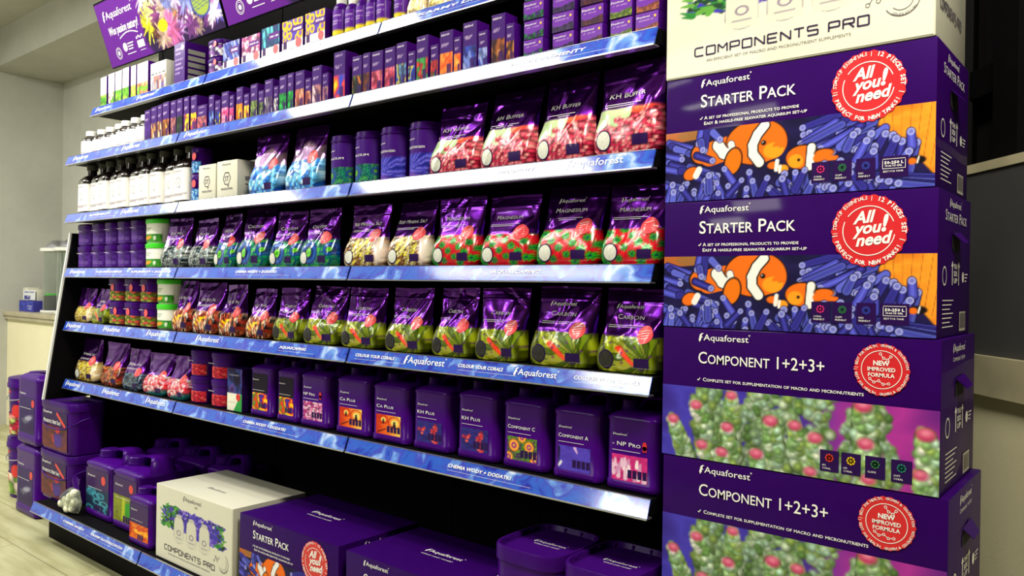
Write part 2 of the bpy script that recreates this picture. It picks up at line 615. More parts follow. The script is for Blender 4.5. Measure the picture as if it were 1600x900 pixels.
def A_mag(u, v, asp):
    cv = Cv(u, v, asp, ramp([rgb(190, 24, 50), rgb(160, 20, 44), rgb(214, 40, 60)], fbm(u * asp * 6, v * 6, 5, 2)))
    cv.put(sstep(0.02, -0.02, u - 0.20 + 0.12 * v), rgb(16, 110, 50))
    rnd = random.Random(8); cv.soft = 0.02
    for i in range(17):
        x = (0.12 + 0.95 * ((i * 0.618) % 1)) * asp; y = (i + 0.5) / 17 * 1.1
        r = rnd.uniform(0.12, 0.15)
        cv.ell(x, y, r * 0.75, r * 0.75, rgb(20, 80, 30))
        for k in range(9):
            a = k * 2 * PI / 9 + i
            cv.cap(x, y, x + r * math.cos(a), y + r * math.sin(a), r * 0.16, r * 0.13, rgb(60, 160 - 14 * (i % 3), 52))
        cv.ell(x, y, r * 0.26, r * 0.26, rgb(14, 60, 70))
    return cv.c


def A_mineral(u, v, asp):
    c = art_cells(u, v, asp, [rgb(200, 180, 130), rgb(150, 110, 60), rgb(110, 70, 60), rgb(220, 210, 190)], 12, 6, 0.55)
    cv = Cv(u, v, asp, c); cv.soft = 0.02
    rnd = random.Random(5)
    for i in range(26):
        x = rnd.uniform(0.25, 0.75) * asp; y = rnd.uniform(0.1, 0.95)
        cv.cap(x, y, x + rnd.uniform(0.03, 0.14), y + rnd.uniform(0.08, 0.2), 0.055, 0.035, pick([rgb(196, 180, 60), rgb(150, 140, 40), rgb(222, 214, 130), rgb(120, 110, 36)], np.array([rnd.random()]))[0], core=rgb(230, 224, 150))
    cv.ell(0.93 * asp, 0.5, 0.14, 0.5, rgb(236, 222, 214), soft=0.08)
    return cv.c


def A_calcium(u, v, asp):
    R = [(1.0, rgb(24, 34, 110)), (0.86, rgb(30, 90, 150)), (0.6, rgb(20, 28, 90)), (0.36, rgb(110, 190, 30)), (0.2, rgb(60, 130, 30))]
    return art_rings(u, v, asp, [rgb(10, 70, 70), rgb(30, 150, 90), rgb(20, 50, 110), rgb(90, 180, 70), rgb(16, 90, 60)], R, [(0.36, 0.52, 0.40), (0.92, 0.62, 0.22)], 3)


def A_jar_blue(u, v, asp):
    x = (u - 0.2) * asp; y = v - 0.25
    an = np.arctan2(y, x); rr = np.hypot(x, y)
    c = ramp([rgb(26, 30, 120), rgb(60, 60, 190), rgb(120, 110, 220), rgb(40, 40, 150)], 0.5 + 0.5 * np.sin(an * 17 + 3 * fbm(rr * 4, an * 3, 3)))
    m = sstep(0.55, 0.1, v + 0.5 * u)[:, None]
    c = c * (1 - 0.65 * m) + rgb(150, 50, 150) * 0.65 * m
    return c


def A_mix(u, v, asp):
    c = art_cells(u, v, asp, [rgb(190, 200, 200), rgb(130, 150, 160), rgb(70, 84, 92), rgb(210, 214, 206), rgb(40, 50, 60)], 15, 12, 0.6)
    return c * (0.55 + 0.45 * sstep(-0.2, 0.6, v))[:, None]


def A_life(u, v, asp):
    c = art_stripes(u, v, asp, [rgb(140, 52, 40), rgb(196, 120, 84), rgb(230, 208, 176), rgb(60, 24, 26), rgb(30, 18, 24), rgb(176, 84, 60)], 14, 5, 0.25, 0.35)
    cv = Cv(u, v, asp, c); cv.soft = 0.02
    for q in [(0.3, 0.62, 0.42, 0.5), (0.42, 0.66, 0.62, 0.72), (0.5, 0.7, 0.42, 0.5), (0.2, 0.5, 0.3, 0.34)]:
        cv.cap(q[0] * asp, q[1], q[2] * asp, q[3], 0.05, 0.035, rgb(238, 190, 20))
    return cv.c


def A_carbon(u, v, asp):
    c = art_stripes(u, v, asp, [rgb(112, 124, 30), rgb(150, 160, 50), rgb(84, 92, 26), rgb(60, 66, 24), rgb(176, 176, 80)], 7, 9, 0.12, 0.22)
    cv = Cv(u, v, asp, c); cv.soft = 0.02
    for k in range(15):          # petals fanning out from the right
        a = PI * 0.42 + k * PI * 0.075
        L = 0.62 + 0.2 * ((k * 7) % 3)
        x0, y0 = 0.82 * asp, 0.30
        cv.cap(x0 + 0.12 * math.cos(a), y0 + 0.12 * math.sin(a), x0 + L * math.cos(a), y0 + L * math.sin(a), 0.03, 0.075, [rgb(110, 128, 40), rgb(78, 96, 34), rgb(134, 140, 62)][k % 3], rim=rgb(48, 56, 22))
    cv.ell(0.50 * asp, 0.22, 0.28, 0.13, rgb(150, 150, 56), rot=0.5)
    cv.cap(0.38 * asp, 0.66, 0.62 * asp, 0.24, 0.075, 0.06, rgb(198, 60, 48), core=rgb(232, 110, 90))
    rnd = random.Random(3)
    for i in range(11):
        cv.ell(rnd.uniform(0.25, 1) * asp, rnd.uniform(0.05, 0.95), 0.032, 0.032, rgb(88, 50, 100))
    return cv.c


def A_blue(u, v, asp):
    c = art_cells(u, v, asp, [rgb(110, 180, 226), rgb(60, 130, 206), rgb(190, 222, 240), rgb(40, 90, 170), rgb(140, 200, 236)], 7, 3, 0.4)
    return c


def A_rock(u, v, asp):
    return art_cells(u, v, asp, [rgb(150, 90, 50), rgb(110, 60, 36), rgb(190, 130, 70), rgb(80, 40, 40), rgb(170, 60, 60)], 10, 8, 0.5)


def A_stone(u, v, asp):
    return art_cells(u, v, asp, [rgb(80, 96, 116), rgb(50, 62, 80), rgb(110, 130, 150), rgb(40, 46, 60)], 12, 2, 0.5)


def A_tonga(u, v, asp):
    c = art_cells(u, v, asp, [rgb(220, 84, 96), rgb(240, 190, 200), rgb(196, 50, 60), rgb(250, 226, 226), rgb(230, 130, 150)], 9, 7, 0.4)
    m = sstep(0.35, 0.1, v + 0.35 * (1 - u) - 0.1)[:, None]
    return c * (1 - m) + rgb(20, 90, 90) * m


def A_salt(u, v, asp):
    c = A_mineral(u, v, asp)
    return c * 0.6 + art_cells(u, v, asp, [rgb(226, 206, 80), rgb(240, 232, 180), rgb(170, 140, 40)], 9, 14, 0.4) * 0.4


BAG_ART = dict(kh=A_kh, mag=A_mag, mineral=A_mineral, calcium=A_calcium, mix=A_mix, life=A_life, carbon=A_carbon, blue=A_blue, rock=A_rock, stone=A_stone, tonga=A_tonga, salt=A_salt)
BAG_VA = dict(kh=0.50, mag=0.44, mineral=0.46, calcium=0.46, mix=0.44, life=0.44, carbon=0.43, blue=0.47, rock=0.44, stone=0.42, tonga=0.46, salt=0.46)


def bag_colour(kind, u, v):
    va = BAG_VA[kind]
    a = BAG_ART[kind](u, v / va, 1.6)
    a = a.mean(1, keepdims=True) + (a - a.mean(1, keepdims=True)) * 1.25
    a = np.clip((a - 0.4) * 1.12 + 0.4, 0.01, 1)
    pu = np.tile(rgb(92, 18, 140), (len(u), 1))
    if kind == 'blue':
        m = sstep(0.47, 0.56, v)[:, None]
        mid = ramp([rgb(226, 190, 226), rgb(190, 140, 206)], fbm(u * 5, v * 6, 4))
        m2 = sstep(0.68, 0.74, v + 0.06 * np.sin(u * 9))[:, None]
        pu = mid * (1 - m2) + pu * m2
    edge = va + (0.012 * (fbm(u * 14, v * 0 + 1, 5) - 0.5) * 2 if kind in ('carbon', 'blue', 'life') else 0)
    m = sstep(-0.008, 0.008, v - edge)[:, None]
    c = a * (1 - m) + pu * m
    al = 0.12 + 0.88 * m
    return np.hstack([lin(c), al])


def P_(*cols):
    return [rgb(*c) for c in cols]


# palettes for the slender cartons: (style, colours)
PAL = {
    'plain': ('cells', P_((66, 16, 126), (76, 24, 136))),
    'sand': ('stripes', P_((206, 150, 90), (230, 200, 150), (150, 90, 60), (110, 60, 90))),
    'amber': ('stripes', P_((190, 110, 40), (220, 150, 60), (120, 60, 30))),
    'rust': ('cells', P_((150, 70, 80), (110, 50, 70), (180, 110, 110))),
    'darkgreen': ('cells', P_((20, 40, 24), (40, 70, 30), (12, 26, 20))),
    'yellow': ('cells', P_((240, 190, 20), (250, 214, 40), (200, 60, 80), (110, 40, 120))),
    'pinkish': ('stripes', P_((190, 100, 110), (150, 60, 80), (220, 150, 150))),
    'blue': ('stripes', P_((40, 60, 170), (120, 150, 220), (24, 24, 90))),
    'blueyel': ('cells', P_((40, 60, 170), (230, 210, 40), (24, 24, 90))),
    'pink': ('cells', P_((230, 70, 140), (250, 150, 190), (200, 40, 110))),
    'orange': ('stripes', P_((250, 160, 20), (255, 200, 60), (220, 110, 10))),
    'olive': ('stripes', P_((90, 110, 60), (130, 150, 80), (50, 60, 50))),
    'silver': ('stripes', P_((190, 180, 190), (120, 110, 130), (230, 224, 226), (80, 50, 100))),
    'green': ('cells', P_((20, 150, 60), (40, 190, 80), (10, 90, 50))),
    'salmon': ('stripes', P_((200, 110, 90), (230, 160, 130), (140, 60, 60))),
    'violet': ('stripes', P_((150, 90, 130), (220, 190, 200), (100, 50, 90), (180, 120, 120))),
    'rainbow': ('smooth', P_((40, 60, 190), (220, 40, 60), (240, 120, 20), (250, 210, 30), (120, 40, 150))),
    'greenshrimp': ('stripes', P_((60, 60, 40), (90, 90, 50), (30, 30, 30), (210, 110, 50))),
    'brown': ('cells', P_((90, 40, 34), (60, 26, 26), (120, 60, 40))),
    'rose': ('cells', P_((200, 70, 100), (226, 110, 130), (160, 40, 76))),
    'bluefish': ('smooth', P_((24, 40, 130), (40, 90, 190), (230, 200, 60), (20, 30, 60), (120, 170, 210))),
    'redgreen': ('cells', P_((200, 60, 50), (40, 130, 60), (170, 40, 50), (60, 150, 70))),
    'fire': ('smooth', P_((240, 180, 80), (230, 120, 40), (210, 60, 20), (240, 160, 60))),
    'deepblue': ('stripes', P_((50, 70, 180), (110, 130, 210), (40, 40, 120), (150, 160, 220))),
    'copper': ('cells', P_((150, 80, 40), (96, 50, 34), (190, 120, 60), (60, 30, 40))),
    'limepot': ('cells', P_((110, 190, 30), (70, 150, 24), (150, 210, 60))),
    'limepink': ('cells', P_((110, 190, 30), (230, 190, 180), (60, 130, 24))),
    'limeyel': ('cells', P_((240, 210, 30), (140, 190, 40), (250, 230, 90))),
    'limeor': ('cells', P_((230, 130, 90), (120, 190, 40), (240, 170, 120))),
}


def pal_art(name, u, v, asp, seed=0):
    st, pal = PAL[name]
    if st == 'cells':
        return art_cells(u, v, asp, pal, 7, seed + 3, 0.35)
    if st == 'stripes':
        return art_stripes(u, v, asp, pal, 9, seed + 3, 0.5, 0.4)
    return art_smooth(u, v, asp, pal, 3.2, seed + 3)


def dashes(c, u, v, rows, x0=0.14, col=WHT, seed=0, amt=0.55):
    """rows of print too small to read"""
    for k, (vy, h, x1) in enumerate(rows):
        m = (np.abs(v - vy) < h) * (u > x0) * (u < x1) * (vnoise(u * 26, v * 3, seed + k) > 0.25)
        c = c * (1 - amt * m[:, None]) + col * amt * m[:, None]
    return c


def slender_front(pal, va=0.55, seed=0, top=PUR, dot=True):
    def fn(u, v):
        a = pal_art(pal, u, v, 0.5, seed)
        m = sstep(va - 0.01, va + 0.01, v)[:, None]
        c = a * (1 - m) + top * m
        c = dashes(c, u, v, [(0.92, 0.018, 0.75), (0.72, 0.014, 0.7), (0.67, 0.012, 0.55)], seed=seed)
        if dot:
            b = (np.abs(u - 0.72) < 0.16) * (np.abs(v - 0.16) < 0.10)
            c = c * (1 - 0.8 * b[:, None]) + DKP * 0.8 * b[:, None]
        return c
    return fn


def A_fish(u, v):
    """clownfish among violet anemone arms; u, v from the lower left"""
    asp = 1307 / 365.0
    K = 365.0
    bg = ramp([rgb(14, 10, 34), rgb(30, 24, 74), rgb(12, 10, 30)], fbm(u * 9, v * 3, 4))
    cv = Cv(u, v, asp, bg); cv.soft = 0.010

    def X(px): return px / K
    def Y(py): return 1 - py / K
    VI = [rgb(66, 66, 176), rgb(50, 46, 142), rgb(92, 98, 206), rgb(38, 34, 112), rgb(74, 82, 172)]
    RIM = rgb(16, 12, 54); TIP = rgb(176, 180, 236)
    rnd = random.Random(11)
    # tan mantle top left and orange mantle right
    cv.ell(X(60), Y(14), 0.42, 0.10, rgb(176, 96, 44), rot=-0.05)
    cv.ell(X(150), Y(22), 0.22, 0.07, rgb(150, 100, 52))
    mantle = ramp([rgb(214, 110, 24), rgb(236, 150, 40), rgb(190, 84, 16)], fbm(u * 8, v * 5, 3))
    mx = cv.x; my = cv.y
    edge = my - (Y(40) - 1.0 * np.maximum(mx - X(1010), 0) ** 1.3)
    inside = (sstep(-0.02, 0.03, edge) * (mx > X(925))) * sstep(X(915), X(940), mx)
    cv.put(inside, [0, 0, 0]); cv.c = cv.c * (1 - inside[:, None]) + mantle * inside[:, None]
    for k in range(10):
        cv.cap(X(960 + k * 42), Y(-20), X(1020 + k * 30), Y(70 + k * 22), 0.004, 0.005, rgb(130, 66, 20))
    cv.ell(X(985), Y(40), 0.20, 0.14, rgb(196, 160, 110), rot=-0.6, soft=0.05)

    def arm(px, py, qx, qy, r0, r1, i):
        cv.cap(X(px), Y(py), X(qx), Y(qy), r0, r1, VI[i % 5], rim=RIM, core=VI[(i + 2) % 5] * 1.12)
        cv.ell(X(qx), Y(qy), r1 * 0.95, r1 * 0.95, TIP); cv.ell(X(qx), Y(qy), r1 * 0.66, r1 * 0.66, rgb(112, 114, 196))
    # left bank of long arms
    for i in range(16):
        x0 = rnd.uniform(-20, 200); y0 = 60 + i * 14 + rnd.uniform(-10, 10)
        arm(x0 - 60, y0 - 10, x0 + rnd.uniform(50, 110), y0 + rnd.uniform(20, 60), 0.05, 0.042, i)
    # behind the fish, to the right
    for i in range(26):
        x0 = rnd.uniform(700, 1000); y0 = rnd.uniform(5, 150)
        arm(x0 + rnd.uniform(90, 190), y0 - rnd.uniform(0, 50), x0, y0 + rnd.uniform(10, 50), 0.05, 0.042, i)
    for i in range(18):
        x0 = rnd.uniform(960, 1260); y0 = rnd.uniform(90, 210)
        arm(x0 - rnd.uniform(-20, 90), y0 + rnd.uniform(60, 130), x0, y0, 0.056, 0.046, i)
    OR = rgb(232, 106, 22); OY = rgb(242, 150, 30); BK = rgb(22, 14, 16); WT = rgb(232, 230, 226)
    # big fish: tail, body, bands, head
    cv.ell(X(215), Y(120), 0.20, 0.17, BK, rot=0.2); cv.ell(X(218), Y(120), 0.18, 0.15, OR, rot=0.2)
    cv.cap(X(255), Y(130), X(340), Y(110), 0.17, 0.17, OR)
    cv.ell(X(500), Y(92), 0.44, 0.315, BK); cv.ell(X(500), Y(92), 0.425, 0.30, OR)
    cv.ell(X(565), Y(105), 0.255, 0.225, OR)
    cv.ell(X(588), Y(130), 0.155, 0.13, OR); cv.ell(X(590), Y(142), 0.14, 0.105, OY)
    cv.cap(X(605), Y(122), X(632), Y(118), 0.05, 0.035, OR); cv.cap(X(600), Y(140), X(630), Y(136), 0.045, 0.03, OY)
    cv.cap(X(618), Y(131), X(640), Y(127), 0.006, 0.004, rgb(120, 50, 10))
    for (t, col) in ((0.085, BK), (0.066, WT)):
        pts = [(545, 14), (508, 55), (484, 105), (486, 150), (520, 195)]
        for a, b in zip(pts[:-1], pts[1:]):
            cv.cap(X(a[0]), Y(a[1]), X(b[0]), Y(b[1]), t, t, col)
    for (t, col) in ((0.10, BK), (0.085, WT)):
        for a, b in zip([(300, 90), (330, 130)], [(330, 130), (375, 150)]):
            cv.cap(X(a[0]), Y(a[1]), X(b[0]), Y(b[1]), t, t * 0.9, col)
        cv.cap(X(370), Y(90), X(385), Y(140), t * 0.6, t * 0.5, col)
    cv.ell(X(382), Y(178), 0.135, 0.20, BK, rot=-0.25); cv.ell(X(382), Y(178), 0.115, 0.18, rgb(226, 112, 16), rot=-0.25)
    cv.ell(X(540), Y(100), 0.036, 0.034, BK); cv.ell(X(536), Y(97), 0.010, 0.009, WT)
    # second, third and the half hidden fish
    cv.ell(X(152), Y(222), 0.14, 0.10, BK, rot=0.4); cv.ell(X(150), Y(222), 0.12, 0.085, OR, rot=0.4)
    cv.cap(X(195), Y(205), X(178), Y(235), 0.05, 0.05, WT)
    cv.ell(X(735), Y(188), 0.235, 0.17, BK); cv.ell(X(732), Y(188), 0.215, 0.15, OR); cv.ell(X(700), Y(205), 0.10, 0.09, OY)
    for (t, col) in ((0.07, BK), (0.055, WT)):
        cv.cap(X(775), Y(145), X(768), Y(235), t, t, col)
    cv.ell(X(835), Y(175), 0.13, 0.06, BK); cv.ell(X(835), Y(178), 0.12, 0.05, OR); cv.cap(X(800), Y(200), X(890), Y(205), 0.05, 0.03, OR)
    cv.ell(X(715), Y(200), 0.02, 0.02, BK)
    cv.ell(X(590), Y(215), 0.09, 0.06, BK); cv.ell(X(590), Y(215), 0.08, 0.05, OR); cv.cap(X(610), Y(195), X(605), Y(238), 0.03, 0.03, WT)
    cv.ell(X(640), Y(238), 0.07, 0.06, OY); cv.cap(X(625), Y(222), X(622), Y(250), 0.022, 0.022, WT)
    cv.ell(X(1235), Y(245), 0.10, 0.05, BK); cv.ell(X(1215), Y(250), 0.05, 0.04, OR); cv.cap(X(1242), Y(232), X(1236), Y(258), 0.012, 0.012, WT)
    # arms over the tail and along the bottom
    for i, q in enumerate([(205, 10, 190, 70), (240, 0, 225, 110), (270, 20, 310, 60), (180, 130, 270, 165), (205, 60, 215, 105)]):
        arm(*q, 0.052, 0.044, i)
    for i in range(95):
        x0 = rnd.uniform(20, 1307); lim = 215 + 30 * math.sin(x0 * 0.013)
        y0 = rnd.uniform(lim + 18, 370)
        if x0 > 1000:
            y0 = rnd.uniform(290, 370)
        a = rnd.uniform(-0.9, 0.9)
        L = rnd.uniform(45, 110)
        arm(x0 - L * math.sin(a), y0 + L * math.cos(a), x0, y0, 0.052, rnd.uniform(0.036, 0.048), i)
    for i in range(5):
        arm(1307, 330 + i * 10, 1000 + i * 40, 295 + i * 12, 0.05, 0.045, i)
    return cv.c


def A_coral(u, v):
    asp = 972 / 262.0
    b1 = ramp([rgb(26, 20, 110), rgb(70, 60, 180), rgb(40, 20, 96)], fbm(u * 5, v * 2.4, 3))
    mg = sstep(0.5, 0.75, u)[:, None]
    bg = b1 * (1 - mg) + ramp([rgb(110, 30, 130), rgb(170, 50, 150), rgb(60, 20, 110)], fbm(u * 4, v * 2, 8)) * mg
    cv = Cv(u, v, asp, bg); cv.soft = 0.014
    rnd = random.Random(4)
    G = [rgb(168, 204, 150), rgb(128, 168, 104), rgb(208, 228, 196), rgb(104, 146, 78), rgb(176, 212, 186), rgb(150, 178, 92)]

    def lump(x, y, r, sh=1.0):
        for k in range(10):
            a = rnd.uniform(0, 2 * PI); q = r * math.sqrt(rnd.random()) * 0.85
            c = np.clip(G[rnd.randrange(6)] * sh * 1.18, 0, 1)
            cv.ell(x + q * math.cos(a), y + q * math.sin(a), r * 0.38, r * 0.36, c * 0.5, soft=0.03)
            cv.ell(x + q * math.cos(a) - 0.008, y + q * math.sin(a) + 0.012, r * 0.30, r * 0.28, c, soft=0.04)

    def branch(tx, ty, bx, by, r, tip=True, sh=1.0):
        n = max(3, int(math.hypot(tx - bx, ty - by) / (r * 0.5)))
        cv.cap(tx, ty, bx, by, r * 0.95, r * 1.35, rgb(96, 116, 72) * sh, rim=rgb(60, 76, 50))
        for i in range(n, -1, -1):
            t = i / n
            lump(tx + (bx - tx) * t, ty + (by - ty) * t, r * (0.95 + 0.55 * t), sh * (1.06 - 0.26 * t))
        if tip:
            cv.ell(tx, ty + r * 0.35, r * 0.86, r * 0.62, rgb(190, 56, 100), soft=0.035)
            cv.ell(tx, ty + r * 0.5, r * 0.5, r * 0.32, rgb(228, 130, 156), soft=0.04)
    # masses behind
    for i in range(110):
        x = rnd.uniform(0.13, 0.645) * asp; y = rnd.uniform(0.02, 1.02)
        if y < 0.45 and x / asp < 0.13 + 0.25 * (0.45 - y):
            continue
        if y < 0.42 - 0.9 * abs(x / asp - 0.42):
            pass
        lump(x, y, rnd.uniform(0.11, 0.16), 0.60 + 0.25 * y)
    for i in range(44):
        y = rnd.uniform(0.05, 0.93); x = (0.785 + rnd.uniform(-1, 1) * 0.10 * (1.12 - y * 0.75)) * asp
        lump(x, y, 0.11, 0.78)
    px = lambda a: (a - 38) / 972.0 * asp

    def py(a, b):
        yt = 230 + (a - 38) * 0.10; yb = 480 + (a - 38) * 0.155
        return 1 - (b - yt) / (yb - yt)
    for (tx, ty, bx, by, r) in [(180, 318, 250, 440, 26), (320, 285, 330, 400, 24), (305, 400, 330, 500, 26), (468, 380, 500, 520, 30), (555, 395, 575, 520, 26), (625, 440, 650, 580, 28),
                                (780, 325, 790, 480, 34), (790, 460, 800, 600, 30), (970, 425, 1000, 620, 34), (955, 565, 990, 660, 26), (85, 365, 150, 500, 26), (205, 462, 250, 530, 26), (285, 490, 320, 560, 26),
                                (418, 498, 440, 580, 28), (800, 585, 820, 660, 26), (610, 560, 640, 640, 24)]:
        branch(px(tx), py(tx, ty), px(bx), py(bx, by), r / 262.0)
    return cv.c


def A_sign(u, v):
    asp = 3.5
    cv = Cv(u, v, asp, rgb(92, 22, 132)); cv.soft = 0.012
    rnd = random.Random(21)
    dark = rgb(40, 20, 64)
    cv.put(sstep(0.40, 0.44, u + 0.05 * np.sin(v * 6)), dark)
    cl = [(0.46, 0.9, rgb(236, 226, 240), 0.34), (0.56, 0.95, rgb(190, 226, 226), 0.3), (0.66, 0.85, rgb(240, 206, 232), 0.4), (0.44, 0.42, rgb(226, 226, 40), 0.26), (0.47, 0.6, rgb(240, 240, 150), 0.2),
          (0.50, 0.25, rgb(90, 50, 40), 0.2), (0.55, 0.5, rgb(130, 60, 120), 0.3), (0.62, 0.5, rgb(170, 160, 226), 0.3), (0.70, 0.45, rgb(190, 130, 90), 0.28), (0.73, 0.62, rgb(230, 200, 210), 0.28),
          (0.78, 0.85, rgb(200, 60, 140), 0.26), (0.84, 0.75, rgb(130, 150, 220), 0.3), (0.90, 0.95, rgb(230, 60, 110), 0.34), (0.97, 0.7, rgb(40, 50, 130), 0.3), (0.97, 0.35, rgb(120, 110, 220), 0.24), (0.66, 0.2, rgb(196, 160, 220), 0.22), (0.57, 0.15, rgb(224, 60, 140), 0.2)]
    for i in range(26):
        cl.append((rnd.uniform(0.52, 1.0), rnd.uniform(0.1, 1.0), pick([rgb(240, 226, 240), rgb(210, 190, 226), rgb(226, 110, 170), rgb(140, 150, 220), rgb(200, 170, 150), rgb(120, 60, 130)], np.array([rnd.random()]))[0], rnd.uniform(0.14, 0.24)))
    for (cx, cy, col, R) in cl:
        for k in range(46):
            a = rnd.uniform(0, 2 * PI); L = R * rnd.uniform(0.5, 1.25)
            sh = rnd.uniform(0.6, 1.15)
            cv.cap(cx * asp + 0.2 * L * math.cos(a), cy + 0.2 * L * math.sin(a), cx * asp + L * math.cos(a), cy + L * math.sin(a), 0.030, 0.012, np.clip(col * sh, 0, 1))
    cv.put(1 - sstep(0.365, 0.372, u + 0.012 * np.sin(v * 70) + 0.008 * np.sin(v * 151)), rgb(92, 22, 132))
    cv.ell(0.545 * asp, 0.33, 0.14, 0.09, rgb(250, 200, 20))
    cv.ell(0.87 * asp, 0.45, 0.25, 0.22, rgb(50, 60, 150)); cv.ell(0.87 * asp, 0.45, 0.22, 0.19, rgb(150, 170, 70))
    for k in range(6):
        cv.cap(0.81 * asp, 0.34 + k * 0.045, 0.93 * asp, 0.40 + k * 0.045, 0.008, 0.008, rgb(60, 80, 140))
    return cv.c


def A_white(u, v):
    """splash of green and violet coral with three white bottles"""
    asp = 2.2
    cv = Cv(u, v, asp, rgb(208, 206, 188)); cv.soft = 0.010
    rnd = random.Random(6)
    cols = [rgb(60, 50, 160), rgb(84, 60, 176), rgb(40, 120, 50), rgb(90, 150, 60), rgb(50, 40, 110), rgb(130, 110, 200), rgb(30, 60, 40)]
    n_ = fbm(u * 14, v * 10, 4)
    cv.put(sstep(0.02, 0.06, np.minimum.reduce([v - 0.36 + 0.06 * u, 0.86 - 0.08 * u - v, u - 0.09, 0.90 - u]) + (n_ - 0.5) * 0.16), rgb(66, 56, 150))
    for i in range(420):
        x = rnd.uniform(0.05, 0.96); y = rnd.uniform(0.36, 0.93) - 0.08 * x
        g = x < 0.3 and rnd.random() < 0.7 or x > 0.85 and rnd.random() < 0.6
        c = cols[rnd.choice([2, 3, 6]) if g else rnd.choice([0, 1, 4, 5, 0, 1])]
        cv.cap(x * asp, y, (x + rnd.uniform(-0.07, 0.05)) * asp, y + rnd.uniform(0, 0.07), 0.04, 0.012, c)
    for k in range(3):
        x = (0.30 + 0.19 * k) * asp
        cv.cap(x, 0.20, x, 0.56, 0.175, 0.165, rgb(120, 116, 130)); cv.cap(x, 0.20, x, 0.56, 0.165, 0.155, rgb(200, 198, 182))
        cv.rect(x - 0.165, x + 0.165, 0.05, 0.5, rgb(200, 198, 182))
        cv.ell(x, 0.72, 0.10, 0.05, rgb(182, 180, 168)); cv.arc(x, 0.30, 0.06, 0.008, -4, 4, rgb(90, 70, 110)); cv.rect(x - 0.1, x + 0.1, 0.15, 0.165, rgb(120, 110, 130))
    return cv.c


# ------------------------------------------------------------------ product builders
def carton(name, label, cat, x0, x1, yf, z, H, D, pal, group, va=0.55, rz=0.0, seed=0, top=PUR, body='purple', gap=0.003, logo=False, dot=True, front=None, nx=14, nz=28):
    Wd = (x1 - x0) - gap
    t = thing(name, label, cat, ((x0 + x1) / 2, yf, z), rz, group)
    mb = MB(); mb.add(*box_vf(-Wd / 2, Wd / 2, 0, D, 0, H, 0.0012)); mb.build('carton_body', body, t)
    mb = MB(); panel(mb, front or slender_front(pal, va, seed, top, dot), -Wd / 2 + 0.0015, Wd / 2 - 0.0015, 0.0015, H - 0.0015, -0.0006, nx, nz)
    mb.build('printed_front', 'print', t)
    if logo:
        T = Txt(); T.logo(-Wd * 0.38, H * 0.90, Wd * 0.62); T.build('lettering', 'text_white', t)
    return t


def lid_profile(r, z, h):
    return [(z, r), (z + 0.001, r + 0.0015), (z + h - 0.002, r + 0.0015), (z + h, r)]


def round_jar(label, cx, yf, z, r, H, art, title, group, cat='jar', name='supplement_jar', va=0.5, seal=None, n=36, logo=True, texts=()):
    t = thing(name, label, cat, (cx, yf, z), 0, group)
    mb = MB(); mb.add(*lathe([(0, r - 0.003), (0.003, r), (H * 0.86, r), (H * 0.87, r - 0.003)], n, 0, r)); mb.build('jar_body', 'purple_plastic', t)
    mb = MB(); mb.add(*lathe([(H * 0.86, r + 0.001), (H * 0.865, r + 0.003), (H * 0.90, r + 0.003), (H * 0.905, r + 0.0005), (H * 0.985, r), (H, r - 0.004)], n, 0, r)); mb.build('lid', 'purple_lid', t)
    mb = MB()

    def fn(u, v):
        a = art(u, v / va, 2.0)
        m = sstep(va - 0.01, va + 0.01, v)[:, None]
        return a * (1 - m) + rgb(60, 16, 112) * m
    wrap(mb, fn, r, r, 2.0, H * 0.03, H * 0.84, 1.25, 0.0007, 36, 30); mb.build('printed_sleeve', 'print', t)
    sf = lambda x, zz: r - np.sqrt(np.maximum((r + 0.0007) ** 2 - x * x, 1e-9))
    T = Txt()
    if logo:
        T.logo(-r * 0.75, H * 0.68, r * 0.75)
    if title:
        T.text(title, -r * 0.75, H * 0.52, H * 0.042, width=r * 1.35)
    for q in texts:
        T.text(*q)
    if T.n:
        T.build('lettering', 'text_white', t, y=-0.0009, surf=sf)
    if seal:
        sx, sz, sr, lab = seal
        T = Txt(); T.disc(sx, sz, sr, n=24); T.build('round_seal', 'salmon_ink', t, y=-0.0012, surf=sf)
    return t


def square_tub(label, x0, x1, yf, z, H, group, fn, cat='tub', name='stacking_tub', p=5.0, body='purple_plastic', lid='purple_lid', lidh=0.2, seal=None, D=None, th=0.95, pz=(0.06, 0.74), texts=(), tmat='text_white'):
    a = (x1 - x0) / 2 - 0.003; b = (D / 2 if D else a)
    t = thing(name, label, cat, ((x0 + x1) / 2, yf, z), 0, group)
    hl = H * (1 - lidh)
    mb = MB(); mb.add(*loft([(0, a * 0.90, b * 0.90, p, 0, b), (0.003, a * 0.93, b * 0.93, p, 0, b), (hl, a * 0.97, b * 0.97, p, 0, b)], 40)); mb.build('tub_body', body, t)
    mb = MB(); mb.add(*loft([(hl - 0.004, a, b, p, 0, b), (hl - 0.002, a * 1.01, b * 1.01, p, 0, b), (H - 0.004, a * 1.01, b * 1.01, p, 0, b), (H - 0.001, a * 0.95, b * 0.95, p, 0, b), (H, a * 0.9, b * 0.9, p, 0, b)], 40)); mb.build('lid', lid, t)
    mb = MB(); wrap(mb, fn, a * 0.945, b * 0.945, p, H * pz[0], H * pz[1], th, 0.0012, 30, 18, cy=b); mb.build('printed_label', 'print', t)
    if seal:
        sx, sz, sr = seal
        T = Txt(); T.disc(sx * a, sz * H, sr); T.build('round_seal', 'salmon_ink', t, y=b * 0.055 - 0.0035)
    if texts:
        T = Txt()
        for q in texts:
            T.text(q[0], q[1] * a, q[2] * H, q[3] * H, width=q[4] * a)
        T.build('lettering', tmat, t, y=b * 0.055 - 0.003)
    return t


